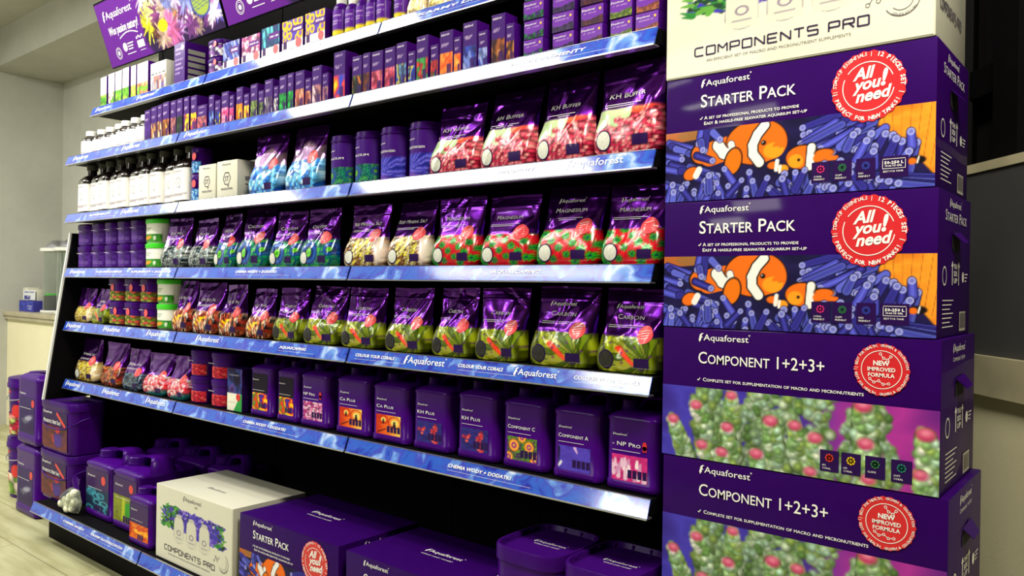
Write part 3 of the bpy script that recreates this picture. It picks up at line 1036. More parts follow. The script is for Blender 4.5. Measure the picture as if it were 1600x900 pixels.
def bottle(label, cx, yf, z, r, H, group, labz=(0.05, 0.62), p=4.0, cap_r=0.5, cap_h=0.12, texts=(), round_icon=True, name='supplement_bottle', body='dark_glass', capm='white_plastic', lab='white', caph_dark=False):
    t = thing(name, label, 'bottle', (cx, yf, z), 0, group)
    sh = labz[1] + 0.04
    S = [(0, r * 0.93, r * 0.93, p, 0, r), (H * 0.012, r, r, p, 0, r), (H * sh, r, r, p, 0, r), (H * (sh + 0.05), r * 0.93, r * 0.93, p * 0.9, 0, r), (H * (sh + 0.12), r * 0.68, r * 0.68, 2.4, 0, r),
         (H * (sh + 0.15), r * cap_r * 0.85, r * cap_r * 0.85, 2, 0, r), (H * (1 - cap_h * 0.5), r * cap_r * 0.8, r * cap_r * 0.8, 2, 0, r)]
    mb = MB(); mb.add(*loft(S, 32)); mb.build('bottle_body', body, t)
    cr = r * cap_r
    mb = MB(); mb.add(*lathe([(H * (1 - cap_h), cr * 0.96), (H * (1 - cap_h) + 0.001, cr), (H - 0.002, cr), (H, cr * 0.9)], 24, 0, r)); mb.build('screw_cap', capm, t)
    mb = MB()
    if lab == 'white':
        fn = lambda u, v: dashes(np.tile(WHT, (len(u), 1)), u, v, [(0.9, 0.012, 0.62), (0.2, 0.012, 0.7), (0.16, 0.010, 0.62)], 0.36, rgb(120, 110, 120), 3, 0.6)
    else:
        fn = lab
    wrap(mb, fn, r, r, p, H * labz[0], H * labz[1], 1.9, 0.0009, 36, 20); mb.build('paper_label', 'print', t)
    if round_icon and lab == 'white':
        T = Txt(); zc = H * (labz[0] * 0.45 + labz[1] * 0.55); q = r * 0.36
        T.disc(0.0, zc, q, n=8, ri=q * 0.90); T.text('S', 0, zc - q * 0.35, q * 0.7, align='C', res=1); T.disc(q * 0.5, zc - q * 0.95, q * 0.16, n=8)
        for tt in texts:
            T.text(*tt)
        T.build('lettering', 'text_grey', t, y=-0.0013, surf=lambda x, zz: r - r * (1 - np.minimum(np.abs(x / r), 0.99) ** p) ** (1 / p))
    return t


def pouch(label, x0, x1, yf, z, H, kind, group, title=None, seed=0, lean=0.10, nu=48, nv=60, seal=True, window=None, logo=False, rz=0.0, t0=0.036, tw=0.62, tz=0.60, gap=0.006, fold=1.0, icons=True):
    rnd = random.Random(seed * 13 + 5)
    Wd = (x1 - x0) - gap
    t = thing('foil_pouch', label, 'pouch', ((x0 + x1) / 2, yf, z), rz, group)
    yc = t0 * 1.12
    cre = [(rnd.uniform(-0.9, 0.9), rnd.uniform(0.35, 0.95), rnd.choice([rnd.uniform(-0.5, 0.5), rnd.uniform(0.8, 2.3), rnd.uniform(0.5, 1.1)]), rnd.uniform(-0.0045, 0.0045) * fold, rnd.uniform(0.03, 0.09), rnd.uniform(0.15, 0.6)) for _ in range(13)]
    cre += [(s * 0.8, 0.55 + rnd.uniform(-0.1, 0.15), s * rnd.uniform(0.7, 1.1), -0.006 * fold, 0.07, 0.35) for s in (-1, 1)]

    def half(v):
        return Wd / 2 * (1 - 0.05 * sstep(0.15, 0.6, v) + 0.03 * sstep(0.6, 1, v) - 0.05 * (1 - sstep(0, 0.05, v)))

    tilt = rnd.uniform(-0.25, 0.25)

    def front(u, v):
        T_ = t0 * (np.maximum(1 - v / 0.93, 0) ** 0.85) * (1 + 0.45 * np.sin(PI * np.minimum(1, v * 1.5)))
        pw_ = 3.2 + 11 * (1 - sstep(0.12, 0.55, v))
        E = np.maximum(1 - np.abs(u) ** pw_, 0) ** 0.55
        y = yc + lean * H * v * v + tilt * 0.03 * u * v - T_ * E
        for (u0, v0, ph, am, wd, ln) in cre:
            du = (u - u0) * 0.5; dv = v - v0
            d = du * math.sin(ph) - dv * math.cos(ph); s = du * math.cos(ph) + dv * math.sin(ph)
            y = y + am * np.exp(-(d / wd) ** 2 - (s / ln) ** 2) * np.minimum(E * 1.5, 1)
        y = y - 0.0016 * np.exp(-((v - 0.84) / 0.012) ** 2) + 0.0015 * np.sin(v * 300) * (v > 0.93) * 0.3
        return y

    def back(u, v):
        T_ = t0 * (np.maximum(1 - v / 0.93, 0) ** 0.85) * (1 + 0.3 * np.sin(PI * np.minimum(1, v * 1.5)))
        pw_ = 3.2 + 11 * (1 - sstep(0.12, 0.55, v))
        E = np.maximum(1 - np.abs(u) ** pw_, 0) ** 0.55
        return yc + lean * H * v * v + tilt * 0.03 * u * v + T_ * E + 0.0008

    U, V_ = np.meshgrid(np.linspace(-1, 1, nu + 1), np.linspace(0, 1, nv + 1))
    u = U.ravel(); v = V_.ravel()
    topw = 0.012 * np.sin(u * 2.3 + seed) * v ** 3
    zz = H * v * (1 + 0 * u) + topw * H * 0.6 + 0.003 * (1 - v) ** 4 * u * u
    x = u * half(v)
    col = bag_colour(kind, (u + 1) / 2, v)
    cb = np.tile(np.append(lin(rgb(92, 18, 140)), 1.0), (len(u), 1))
    mb = MB()
    mb.add(np.stack([x, front(u, v), zz], 1), grid_faces(nu, nv), 0, col)
    mb.add(np.stack([x, back(u, v), zz], 1), grid_faces(nu, nv, True), 0, cb)
    n1 = (nu + 1) * (nv + 1)
    for i in range(nu):          # gusset and top seal
        mb.f.append([i, n1 + i, n1 + i + 1, i + 1]); mb.m.append(0)
        k = nv * (nu + 1) + i
        mb.f.append([k, k + 1, n1 + k + 1, n1 + k]); mb.m.append(0)
    mb.build('pouch_body', 'foil', t, ang=60)

    def sf(xx, z_):
        vv = np.clip(z_ / H, 0, 1)
        return front(np.clip(xx / half(vv), -1, 1), vv)
    T = Txt()
    if title:
        T.text(title, -Wd * 0.02, H * tz, H * 0.058, width=Wd * tw, align='C', sc=True)
    if logo:
        T.logo(-Wd * 0.27, H * (tz + 0.13), Wd * 0.44)
    if title:
        for k in (1, 2):
            T.rect(-Wd * 0.34, Wd * (0.30 - 0.1 * k), H * (tz - 0.055 - 0.022 * k), H * (tz - 0.049 - 0.022 * k))
    if T.n:
        T.build('lettering', 'text_white', t, y=-0.0016, surf=sf)

    def patch(cu, cv, ru, rv, mat, nm, n=28, rings=3, y=-0.0013, lab=None):
        q = MB(); vv = [(cu * Wd, 0, cv * H)]; ff = []
        for k in range(1, rings + 1):
            for i in range(n):
                a = 2 * PI * i / n
                vv.append((cu * Wd + ru * Wd * k / rings * math.cos(a), 0, cv * H + rv * H * k / rings * math.sin(a)))
        for i in range(n):
            ff.append((0, 1 + i, 1 + (i + 1) % n))
            for k in range(rings - 1):
                a = 1 + k * n + i; b = 1 + k * n + (i + 1) % n
                ff.append((a, a + n, b + n, b))
        vv = np.array(vv); vv[:, 1] = sf(vv[:, 0], vv[:, 2]) + y
        q.add(vv, ff); return q.build(nm, mat, t, ang=60, label=lab)
    if seal:
        s = patch(0.27, BAG_VA[kind] + 0.03, 0.125, 0.105, 'salmon_ink', 'round_seal', lab='round salmon red seal')
        T = Txt()
        for k in range(4):
            T.line(Wd * (0.19 + 0.01 * k), H * (BAG_VA[kind] + 0.065 - 0.028 * k), Wd * 0.34, H * (BAG_VA[kind] + 0.085 - 0.028 * k), H * 0.006)
        T.build('seal_lettering', 'text_white', s, y=-0.002, surf=sf)
    if window:
        patch(-0.29, 0.15, 0.115, 0.115, 'icon', 'window_rim', y=-0.0009)
        patch(-0.29, 0.15, 0.10, 0.10, window, 'window_patch', y=-0.0014)
    if icons:
        q = MB(); X, Z = np.meshgrid(np.linspace(0.14, 0.36, 7), np.linspace(0.07, 0.18, 4))
        vv = np.stack([X.ravel() * Wd, X.ravel() * 0, Z.ravel() * H], 1); vv[:, 1] = sf(vv[:, 0], vv[:, 2]) - 0.0012
        q.add(vv, grid_faces(6, 3)); q.build('icon_patch', 'icon', t, ang=60)
    return t


M['window_white'] = mat_plain('white_granules', (206, 208, 196), 0.5, var=0.12, scale=160, coat=0.3)
M['window_black'] = mat_plain('black_granules', (28, 28, 26), 0.45, var=0.5, scale=200, coat=0.3)


def jerrycan(label, x0, x1, yf, z, Hs, D, group, art, title=None, lab=(0.12, 0.50), name='jerrycan', cat='jerrycan', gap=0.006, topband=None, logo=True, seal=None, title_h=0.055, hk=1.0, lw=(-.74, .62)):
    """Hs = height of the shoulder"""
    a = (x1 - x0 - gap) / 2; b = D / 2; p = 14.0
    t = thing(name, label, cat, ((x0 + x1) / 2, yf, z), 0, group)
    k = Hs / 0.16
    S = [(0, a * 0.95, b * 0.95, p, 0, b), (0.004 * k, a, b, p, 0, b), (0.019 * k, a, b, p, 0, b), (0.0215 * k, a * 0.975, b * 0.975, p, 0, b), (Hs - 0.013 * k, a * 0.965, b * 0.975, p, 0, b),
         (Hs - 0.009 * k, a * 0.985, b * 0.992, p, 0, b), (Hs - 0.0045 * k, a * 0.985, b * 0.992, p, 0, b), (Hs + 0.0005 * k, a * 0.935, b * 0.95, p * 0.8, 0, b), (Hs + 0.006 * k, a * 0.80, b * 0.84, 7, 0, b), (Hs + 0.008 * k, a * 0.72, b * 0.78, 6, 0, b)]
    mb = MB(); mb.add(*loft(S, 56)); mb.build('can_body', 'purple_plastic', t, ang=50)
    # carrying handle: a flat bridge from behind the cap to a raised back corner
    zt = Hs + 0.004 * k
    path = [(-.16, -.004, .50), (-.13, .012, .46), (-.02, .026, .40), (.22, .034, .36), (.52, .036, .36), (.76, .036, .42), (.90, .026, .52), (.93, -.012, .62)]
    V = []; F = []
    for q, (px_, pz_, hw) in enumerate(path):
        pz_ = zt + pz_ * k * hk
        th = (0.009 * k if q < 5 else 0.013 * k) * hk
        nx_, nz = [(-1, 0), (-.9, .4), (-.5, .85), (-.1, 1), (0, 1), (.4, .9), (.95, .3), (1, 0)][q]
        for (sy_, so) in ((-1, 0), (-.7, .45), (.7, .45), (1, 0), (.8, -.55), (-.8, -.55)):
            V.append((px_ * a + nx_ * so * th, b * 0.80 + sy_ * hw * b * 0.7, pz_ + nz * so * th))
    n6 = 6
    for q in range(len(path) - 1):
        for e in range(n6):
            F.append((q * n6 + e, q * n6 + (e + 1) % n6, (q + 1) * n6 + (e + 1) % n6, (q + 1) * n6 + e))
    F.append(tuple(range(n6 - 1, -1, -1))); F.append(tuple((len(path) - 1) * n6 + e for e in range(n6)))
    mb = MB(); mb.add(V, F); mb.build('handle', 'purple_plastic', t, ang=50)
    cr = a * 0.31; cy = b * 0.66
    pr = [(zt - 0.002, cr * 0.9), (zt + 0.004 * k, cr * 0.9), (zt + 0.0045 * k, cr * 1.08), (zt + 0.008 * k, cr * 1.1), (zt + 0.009 * k, cr), (zt + 0.024 * k, cr * 0.97), (zt + 0.026 * k, cr * 0.88)]
    pr = [(zt + (q - zt) * hk, r_) for q, r_ in pr]
    mb = MB(); mb.add(*lathe(pr, 30, -a * 0.55, cy)); mb.build('screw_cap', 'purple_lid', t)
    fy = b * 0.025 - 0.0008
    if topband is not None:
        mb = MB(); panel(mb, lambda u, v: np.tile(topband, (len(u), 1)), a * lw[0], a * lw[1], Hs * lab[1], Hs * 0.88, fy, 2, 2); mb.build('dark_label_band', 'sticker', t, label='dark label band')
    mb = MB(); w0, w1 = (a * lw[0], a * lw[1])
    panel(mb, art, w0, w1, Hs * lab[0], Hs * lab[1], fy, 34, 26); mb.build('printed_label', 'sticker', t)
    T = Txt()
    if logo:
        T.logo(-a * 0.70, Hs * 0.74, a * 0.55)
    if title:
        T.text(title, -a * 0.72, Hs * 0.60, Hs * title_h, sc=True, width=min(a * 1.25, len(title) * a * 0.135))
    T.line(-a * 0.72, Hs * 0.535, a * 0.35, Hs * 0.535, Hs * 0.005)
    T.build('lettering', 'text_white', t, y=fy - 0.0007)
    T = Txt()
    for i in range(4 if topband is None else 3):
        q = -a * 0.12 + i * a * 0.19
        T.rect(q, q + a * 0.15, Hs * (lab[0] + 0.05), Hs * (lab[0] + 0.16))
    T.build('icon_squares', 'icon', t, y=fy - 0.0004)
    if seal:
        sx, sz, sr = seal
        T = Txt(); T.disc(sx * a, sz * Hs, sr * a, n=22, wave=0.04, nw=11); T.build('round_seal', 'red_ink', t, y=fy - 0.0006)
    return t


def lab_art(kind):
    def fn(u, v):
        if kind == 'paint':
            return art_smooth(u, v, 1.0, [rgb(40, 40, 150), rgb(220, 40, 30), rgb(250, 150, 20), rgb(250, 210, 40), rgb(60, 130, 50), rgb(220, 60, 30)], 3.5, 5)
        if kind == 'pinkcoral':
            return art_cells(u, v, 1.1, [rgb(230, 120, 180), rgb(250, 210, 230), rgb(190, 60, 140), rgb(240, 170, 210)], 9, 4, 0.45)
        if kind == 'caplus':
            cv = Cv(u, v, 1.2, ramp([rgb(190, 40, 20), rgb(230, 100, 30), rgb(240, 190, 80)], np.clip(u * 1.1 + 0.3 * (fbm(u * 6, v * 6, 3) - 0.5), 0, 1))); cv.soft = 0.02
            for (x, y, r) in [(0.3, 0.75, 0.11), (0.75, 0.65, 0.15)]:
                cv.arc(x * 1.2, y, r * 1.9, 0.02, -4, 4, rgb(170, 24, 16)); cv.ell(x * 1.2, y, r, r, rgb(240, 226, 120)); cv.ell(x * 1.2, y - r, r * 0.5, r * 0.8, rgb(40, 20, 20)); cv.ell(x * 1.2, y, r * 0.4, r * 0.5, rgb(80, 60, 40))
            cv.cap(0.1, 0.1, 0.5, 0.3, 0.04, 0.03, rgb(90, 20, 20))
            return cv.c
        if kind == 'khplus':
            cv = Cv(u, v, 1.2, ramp([rgb(24, 20, 70), rgb(50, 44, 130), rgb(30, 24, 90)], fbm(u * 5, v * 5, 2))); cv.soft = 0.03
            rnd = random.Random(2)
            for i in range(26):
                c0 = rnd.choice([(0.17, 0.5), (0.7, 0.75), (0.72, 0.15), (0.72, 0.5)])
                cv.ell((c0[0] + rnd.gauss(0, 0.06)) * 1.2, c0[1] + rnd.gauss(0, 0.13), 0.07, 0.06, rnd.choice([rgb(200, 50, 50), rgb(230, 90, 80), rgb(150, 30, 60)]))
            return cv.c
        if kind == 'compc':
            return art_rings(u, v, 1.4, [rgb(40, 90, 30), rgb(110, 150, 40), rgb(60, 40, 90), rgb(90, 140, 40)], [(1.0, rgb(226, 120, 40)), (0.78, rgb(250, 200, 60)), (0.58, rgb(190, 60, 110)), (0.36, rgb(110, 50, 130)), (0.2, rgb(240, 190, 60))],
                             [(0.23, 0.62, 0.24), (0.74, 0.62, 0.22), (0.5, 1.0, 0.2), (0.05, 0.1, 0.2), (0.95, 0.1, 0.24)], 4)
        if kind == 'compa':
            cv = Cv(u, v, 1.3, ramp([rgb(70, 50, 160), rgb(84, 66, 190), rgb(60, 40, 150)], fbm(u * 3, v * 3, 2))); cv.soft = 0.02
            cv.cap(0.02, 0.9, 0.05, 0.1, 0.07, 0.02, rgb(30, 24, 60)); cv.cap(0.05, 0.15, 0.13, 0.3, 0.05, 0.06, rgb(220, 216, 230)); cv.cap(0.68, 0.95, 0.78, 0.75, 0.06, 0.03, rgb(220, 180, 226))
            return cv.c
        if kind == 'nppro':
            cv = Cv(u, v, 1.4, ramp([rgb(140, 16, 90), rgb(214, 50, 130), rgb(170, 30, 110)], fbm(u * 5, v * 5, 2))); cv.soft = 0.02
            rnd = random.Random(9)
            for i in range(24):
                x = rnd.uniform(0, 1.3); y = rnd.uniform(0.1, 0.75)
                cv.cap(x, y - 0.1, x + rnd.uniform(-0.05, 0.05), y + 0.14, 0.085, 0.045, rnd.choice([rgb(230, 190, 216), rgb(246, 226, 236), rgb(206, 140, 186)]))
            return cv.c
        if kind == 'teal':
            cv = Cv(u, v, 0.7, ramp([rgb(16, 20, 40), rgb(30, 50, 80), rgb(10, 16, 30)], fbm(u * 6, v * 8, 2))); cv.soft = 0.03
            rnd = random.Random(1)
            for i in range(9):
                x, y = rnd.uniform(0.05, 0.65), rnd.uniform(0.1, 0.9)
                cv.arc(x, y, 0.10, 0.025, -4, 4, rgb(60, 150, 170))
            return cv.c
        if kind == 'lime':
            cv = Cv(u, v, 0.7, ramp([rgb(90, 90, 30), rgb(130, 140, 40), rgb(60, 70, 40)], fbm(u * 6, v * 8, 2))); cv.soft = 0.03
            cv.ell(0.5, 0.55, 0.18, 0.28, rgb(50, 140, 40)); cv.cap(0.3, 0.2, 0.32, 0.9, 0.06, 0.05, rgb(170, 180, 40))
            return cv.c
        if kind == 'ember':
            return art_smooth(u, v, 0.9, [rgb(160, 30, 20), rgb(230, 120, 20), rgb(190, 50, 30), rgb(240, 180, 40)], 3.5, 6)
        if kind == 'fold':
            cv = Cv(u, v, 0.7, ramp([rgb(40, 24, 76), rgb(52, 34, 92)], v)); cv.soft = 0.03
            cv.ell(0.42, 0.42, 0.2, 0.07, rgb(150, 150, 170), rot=0.3); cv.ell(0.3, 0.3, 0.2, 0.06, rgb(90, 90, 110), rot=-0.3)
            return cv.c
        if kind == 'reef':
            cv = Cv(u, v, 1.2, ramp([rgb(60, 24, 40), rgb(110, 50, 50), rgb(50, 24, 80)], fbm(u * 5, v * 4, 2))); cv.soft = 0.03
            cv.ell(0.75, 0.45, 0.2, 0.35, rgb(70, 40, 130)); cv.ell(0.75, 0.82, 0.10, 0.13, rgb(200, 40, 44)); cv.cap(0.55, 0.3, 0.5, 0.6, 0.05, 0.04, rgb(170, 50, 44))
            return cv.c
        if kind == 'pinkred':
            return art_cells(u, v, 1.0, [rgb(220, 60, 90), rgb(240, 150, 150), rgb(90, 120, 40), rgb(200, 200, 120), rgb(180, 30, 60)], 6, 3, 0.4)
        if kind == 'aqua':
            return art_stripes(u, v, 1.0, [rgb(180, 200, 120), rgb(230, 140, 120), rgb(110, 150, 60), rgb(240, 220, 200)], 6, 3, 0.1, 0.3)
        return np.tile(PUR, (len(u), 1))
    return fn


def rect_bucket(label, x0, x1, yf, z, H, D, group, art=None, title=None, name='bucket', p=5.0, handle=True, lidtext=False, taper=0.93, ribbon=True, recess=False, tlogo=True, band=False):
    a = (x1 - x0) / 2; b = D / 2
    t = thing(name, label, 'bucket', ((x0 + x1) / 2, yf, z), 0, group)
    hl = H - 0.030
    mb = MB(); mb.add(*loft([(0, a * taper * 0.97, b * taper * 0.97, p, 0, b), (0.004, a * taper, b * taper, p, 0, b), (hl, a * 0.965, b * 0.965, p, 0, b)], 48)); mb.build('bucket_body', 'purple_plastic', t)
    S = [(hl - 0.006, a * 0.985, b * 0.985, p, 0, b), (hl - 0.004, a, b, p, 0, b), (H - 0.004, a, b, p, 0, b), (H, a * 0.985, b * 0.985, p, 0, b), (H, a * 0.94, b * 0.94, p, 0, b), (H - 0.012, a * 0.90, b * 0.90, p, 0, b)]
    mb = MB(); mb.add(*loft(S, 48)); ld = mb.build('lid', 'purple_lid', t)
    fy0 = b * (1 - taper) + 0.0
    if recess:      # ribs standing round the sunken lid
        for i in range(14):
            mb = MB()
            x, y = ring(a * 0.92, b * 0.92, p, 14)
            mb.add(*box_vf(x[i] - 0.003, x[i] + 0.003, b + y[i] - 0.003, b + y[i] + 0.003, H - 0.012, H - 0.002, 0.0008))
            mb.build('lid_rib', 'purple_lid', ld)
    if lidtext:
        T = Txt(); T.logo(-a * 0.45, b * 1.0, a * 0.95); T.text('Colour your corals!', -a * 0.35, b * 0.86, 0.006, width=a * 0.75)
        T.build('lid_lettering', 'text_white', ld, y=-0.0006, face='top', at=H - 0.012)
    sl = b * (0.965 - taper) / hl
    sf = lambda x, zz: fy0 - sl * zz
    if band:
        T = Txt(); T.rect(-a * 0.82, a * 0.76, hl * 0.54, hl * 0.93); T.build('dark_label_band', 'icon', t, y=-0.0008, surf=sf, label='dark label band')
    T = Txt()
    if tlogo:
        T.logo(-a * 0.72, hl * 0.86, a * 0.55)
    if title:
        T.text(title, -a * 0.72, hl * 0.64, H * 0.075, width=a * 1.1, sc=True, bold=0.01)
    if T.n:
        T.build('lettering', 'text_white', t, y=-0.0012, surf=sf)
    if art is not None:
        mb = MB(); X, Z = np.meshgrid(np.linspace(0, 1, 31), np.linspace(0, 1, 25)); u = X.ravel(); v = Z.ravel()
        vv = np.stack([-a * 0.82 + u * a * 1.58, u * 0, H * 0.06 + v * H * 0.46], 1); vv[:, 1] = sf(vv[:, 0], vv[:, 2]) - 0.0012
        mb.add(vv, grid_faces(30, 24), 0, art(u, v)); mb.build('printed_label', 'sticker', t)
    if ribbon:
        T = Txt(); T.line(a * 0.12, hl * 0.90, a * 0.66, hl * 0.62, H * 0.07); T.build('red_ribbon', 'red_ink', t, y=-0.0014, surf=sf, label='red diagonal ribbon')
    if handle:
        pth = []
        for i in range(19):
            s = -1 + 2 * i / 18
            pth.append((a * 1.03 * math.copysign(min(1, abs(math.sin(s * PI / 2)) ** 0.8), s), b - (b + 0.008) * math.cos(s * PI / 2) ** 0.5 if abs(s) < 1 else b, hl * (0.83 - 0.28 * math.cos(s * PI / 2))))
        mb = MB(); mb.add(*tube(pth, 0.0035, 8)); mb.build('bail_handle', 'purple_lid', t, ang=60)
    return t


# ------------------------------------------------------------------ the room
def slab(name, x0, x1, y0, y1, z0, z1, mat, bev=0.0):
    mb = MB(); mb.add(*box_vf(x0, x1, y0, y1, z0, z1, bev))
    return struct(mb.build(name, mat))


def mat_wall(name, col, col2, rough=0.8):
    m, nt, b = new_mat(name)
    tc = nt.nodes.new('ShaderNodeTexCoord')
    n = nt.nodes.new('ShaderNodeTexNoise'); n.inputs['Scale'].default_value = 2.2; n.inputs['Detail'].default_value = 6; n.inputs['Roughness'].default_value = 0.7
    nt.links.new(tc.outputs['Object'], n.inputs['Vector'])
    rp = nt.nodes.new('ShaderNodeValToRGB'); rp.color_ramp.elements[0].position = 0.3; rp.color_ramp.elements[1].position = 0.7
    rp.color_ramp.elements[0].color = rgba(*col); rp.color_ramp.elements[1].color = rgba(*col2)
    nt.links.new(n.outputs['Fac'], rp.inputs['Fac']); nt.links.new(rp.outputs['Color'], b.inputs['Base Color'])
    b.inputs['Roughness'].default_value = rough
    n2 = nt.nodes.new('ShaderNodeTexNoise'); n2.inputs['Scale'].default_value = 120
    nt.links.new(tc.outputs['Object'], n2.inputs['Vector'])
    bp = nt.nodes.new('ShaderNodeBump'); bp.inputs['Strength'].default_value = 0.12; bp.inputs['Distance'].default_value = 0.003
    nt.links.new(n2.outputs['Fac'], bp.inputs['Height']); nt.links.new(bp.outputs['Normal'], b.inputs['Normal'])
    return m


def mat_floor():
    m, nt, b = new_mat('worn_pale_plank_floor')
    tc = nt.nodes.new('ShaderNodeTexCoord')
    br = nt.nodes.new('ShaderNodeTexBrick')
    br.inputs['Scale'].default_value = 1.0; br.inputs['Brick Width'].default_value = 1.2; br.inputs['Row Height'].default_value = 0.2; br.inputs['Mortar Size'].default_value = 0.003
    br.inputs['Color1'].default_value = rgba(186, 185, 150); br.inputs['Color2'].default_value = rgba(172, 171, 134); br.inputs['Mortar'].default_value = rgba(140, 136, 104)
    nt.links.new(tc.outputs['Object'], br.inputs['Vector'])
    mp = nt.nodes.new('ShaderNodeMapping'); mp.inputs['Scale'].default_value = (1.5, 9, 1)
    nt.links.new(tc.outputs['Object'], mp.inputs['Vector'])
    n = nt.nodes.new('ShaderNodeTexNoise'); n.inputs['Scale'].default_value = 2.4; n.inputs['Detail'].default_value = 6
    nt.links.new(mp.outputs[0], n.inputs['Vector'])
    rp = nt.nodes.new('ShaderNodeValToRGB'); rp.color_ramp.elements[0].position = 0.35; rp.color_ramp.elements[1].position = 0.65
    rp.color_ramp.elements[0].color = rgba(190, 186, 150); rp.color_ramp.elements[1].color = rgba(255, 255, 250)
    nt.links.new(n.outputs['Fac'], rp.inputs['Fac'])
    mx = nt.nodes.new('ShaderNodeMix'); mx.data_type = 'RGBA'; mx.blend_type = 'MULTIPLY'; mx.inputs['Factor'].default_value = 0.6
    nt.links.new(br.outputs['Color'], mx.inputs['A']); nt.links.new(rp.outputs['Color'], mx.inputs['B'])
    nt.links.new(mx.outputs['Result'], b.inputs['Base Color'])
    b.inputs['Roughness'].default_value = 0.5
    return m


M['wall'] = mat_wall('grey_white_plaster', (176, 176, 166), (190, 190, 180))
M['ceiling'] = mat_wall('ceiling_plaster', (170, 170, 160), (184, 184, 174))
M['cream'] = mat_wall('cream_plaster', (222, 216, 180), (232, 226, 192))
M['far'] = mat_wall('dim_far_wall', (70, 70, 70), (84, 84, 82))
M['floor'] = mat_floor()
M['ledge'] = mat_plain('pale_stone_top', (176, 168, 140), 0.35, var=0.15, scale=8)
M['slate'] = mat_plain('slate_grey_panel', (62, 62, 64), 0.6, var=0.06, scale=4)
M['dim_black'] = mat_plain('black_cabinet_panel', (20, 19, 21), 0.5, var=0.15, scale=3)

slab('floor', -6.3, 3.2, -7.4, 1.3, -0.1, 0.0, 'floor')
slab('ceiling', -6.3, 3.2, -7.4, 1.3, 3.05, 3.15, 'ceiling')
slab('wall_left', -6.3, -6.2, -7.3, 1.2, 0.0, 3.05, 'wall')
slab('wall_back', -6.3, 3.2, 1.2, 1.3, 0.0, 3.05, 'wall')
slab('wall_front', -6.3, 3.2, -7.4, -7.3, 0.0, 3.05, 'far')
slab('wall_right', 3.1, 3.2, -7.3, 1.2, 0.0, 3.05, 'far')
slab('trim_1', -6.2, 3.1, 0.68, 1.2, 2.768, 3.05, 'ceiling')       # boxed-in beam under the ceiling
# counter on a low wall, far left
mb = MB(); mb.add(*box_vf(-6.2, -3.6, 0.81, 1.2, 0.0, 0.862)); low = struct(mb.build('trim_2', 'cream'))
t = thing('counter', 'pale stone counter top on the low cream wall at far left', 'counter', (-4.9, 1.0, 0.862))
mb = MB(); mb.add(*box_vf(-1.3, 1.3, -0.225, 0.199, 0.0, 0.034, 0.004)); mb.build('counter_top', 'ledge', t)
mb = MB(); mb.add(*box_vf(-1.3, 1.3, -0.213, -0.19, -0.03, 0.0, 0.002)); mb.build('edge_batten', 'ledge', t)
CT = 0.896

# slanting partition on the right with a dark cabinet above it
ang = math.atan2(0.75, -0.66)


def oblique(name, s0, s1, d0, d1, z0, z1, mat, parent=None):
    """box along the partition line; s along it from (0.62, 0.72), d behind it"""
    ux, uy = math.cos(ang), math.sin(ang); nx, ny = 0.75, 0.66
    v, f = box_vf(s0, s1, d0, d1, z0, z1)
    V = [(0.62 + a * ux + b * nx, 0.72 + a * uy + b * ny, z) for a, b, z in v]
    mb = MB(); mb.add(V, [q[::-1] for q in f])
    return mb.build(name, mat, parent, ang=20)


struct(oblique('trim_3', -1.5, 0.55, 0.0, 0.10, 0.0, 0.886, 'cream'))
t = thing('wall_cabinet', 'tall dark grey cabinet on the low cream wall behind the box stack', 'cabinet', (0, 0, 0))
t.location = (0, 0, 0)
oblique('shade_band_board', -1.5, 0.53, -0.02, 0.10, 0.886, 0.987, 'ledge', t)  # greyer beige strip stands in for the band of shadow on the wall
oblique('front_panel', -1.5, 0.53, 0.003, 0.10, 0.987, 1.468, 'slate', t)
oblique('top_edge', -1.5, 0.53, -0.002, 0.10, 1.468, 1.492, 'ledge', t)
oblique('upper_back', -1.5, 0.515, 0.14, 0.17, 1.492, 2.55, 'dim_black', t)
oblique('cross_rail', -1.5, 0.50, 0.08, 0.139, 1.70, 1.78, 'black_metal', t)
oblique('upright', 0.20, 0.30, 0.06, 0.139, 1.492, 2.5, 'black_metal', t)
oblique('door_panel', -0.9, 0.06, 0.11, 0.139, 1.492, 1.60, 'black_metal', t)
mb = MB(); mb.add(*box_vf(-0.12, 0.40, 1.10, 1.19, 0.0, 2.62)); mb.build('corner_board', 'black_metal', t)
oblique('head_board', -1.5, 0.50, 0.0, 0.17, 2.55, 2.62, 'black_metal', t)
# things on the counter
t = thing('carton', 'blue carton lying on the far left counter', 'carton', (-5.97, 0.86, CT))
mb = MB(); mb.add(*box_vf(-0.14, 0.15, 0, 0.14, 0, 0.085, 0.003)); mb.build('carton_body', mat_plain('blue_card', (54, 52, 140), 0.45), t)
mb = MB(); panel(mb, lambda u, v: dashes(art_smooth(u, v, 3, P_((40, 44, 140), (70, 84, 180), (54, 50, 150)), 3, 2), u, v, [(0.5, 0.1, 0.95), (0.25, 0.05, 0.9)], 0.6), -0.135, 0.145, 0.005, 0.08, -0.0008, 20, 8); mb.build('printed_front', 'print', t)
t = thing('carton', 'white open carton standing on the blue carton on the counter', 'carton', (-5.97, 0.885, CT + 0.0852))
mb = MB(); mb.add(*box_vf(-0.135, -0.03, 0, 0.08, 0, 0.10, 0.002)); mb.add(*box_vf(-0.03, 0.12, 0.01, 0.08, 0, 0.085, 0.002)); mb.build('carton_body', 'white_card', t)
mb = MB(); panel(mb, lambda u, v: dashes(np.tile(rgb(214, 218, 220), (len(u), 1)), u, v, [(0.8, 0.08, 0.9), (0.3, 0.2, 0.6)], 0.1, rgb(50, 50, 130), 2, 0.9), -0.132, 0.118, 0.004, 0.08, -0.001, 24, 10); mb.build('printed_front', 'print', t)
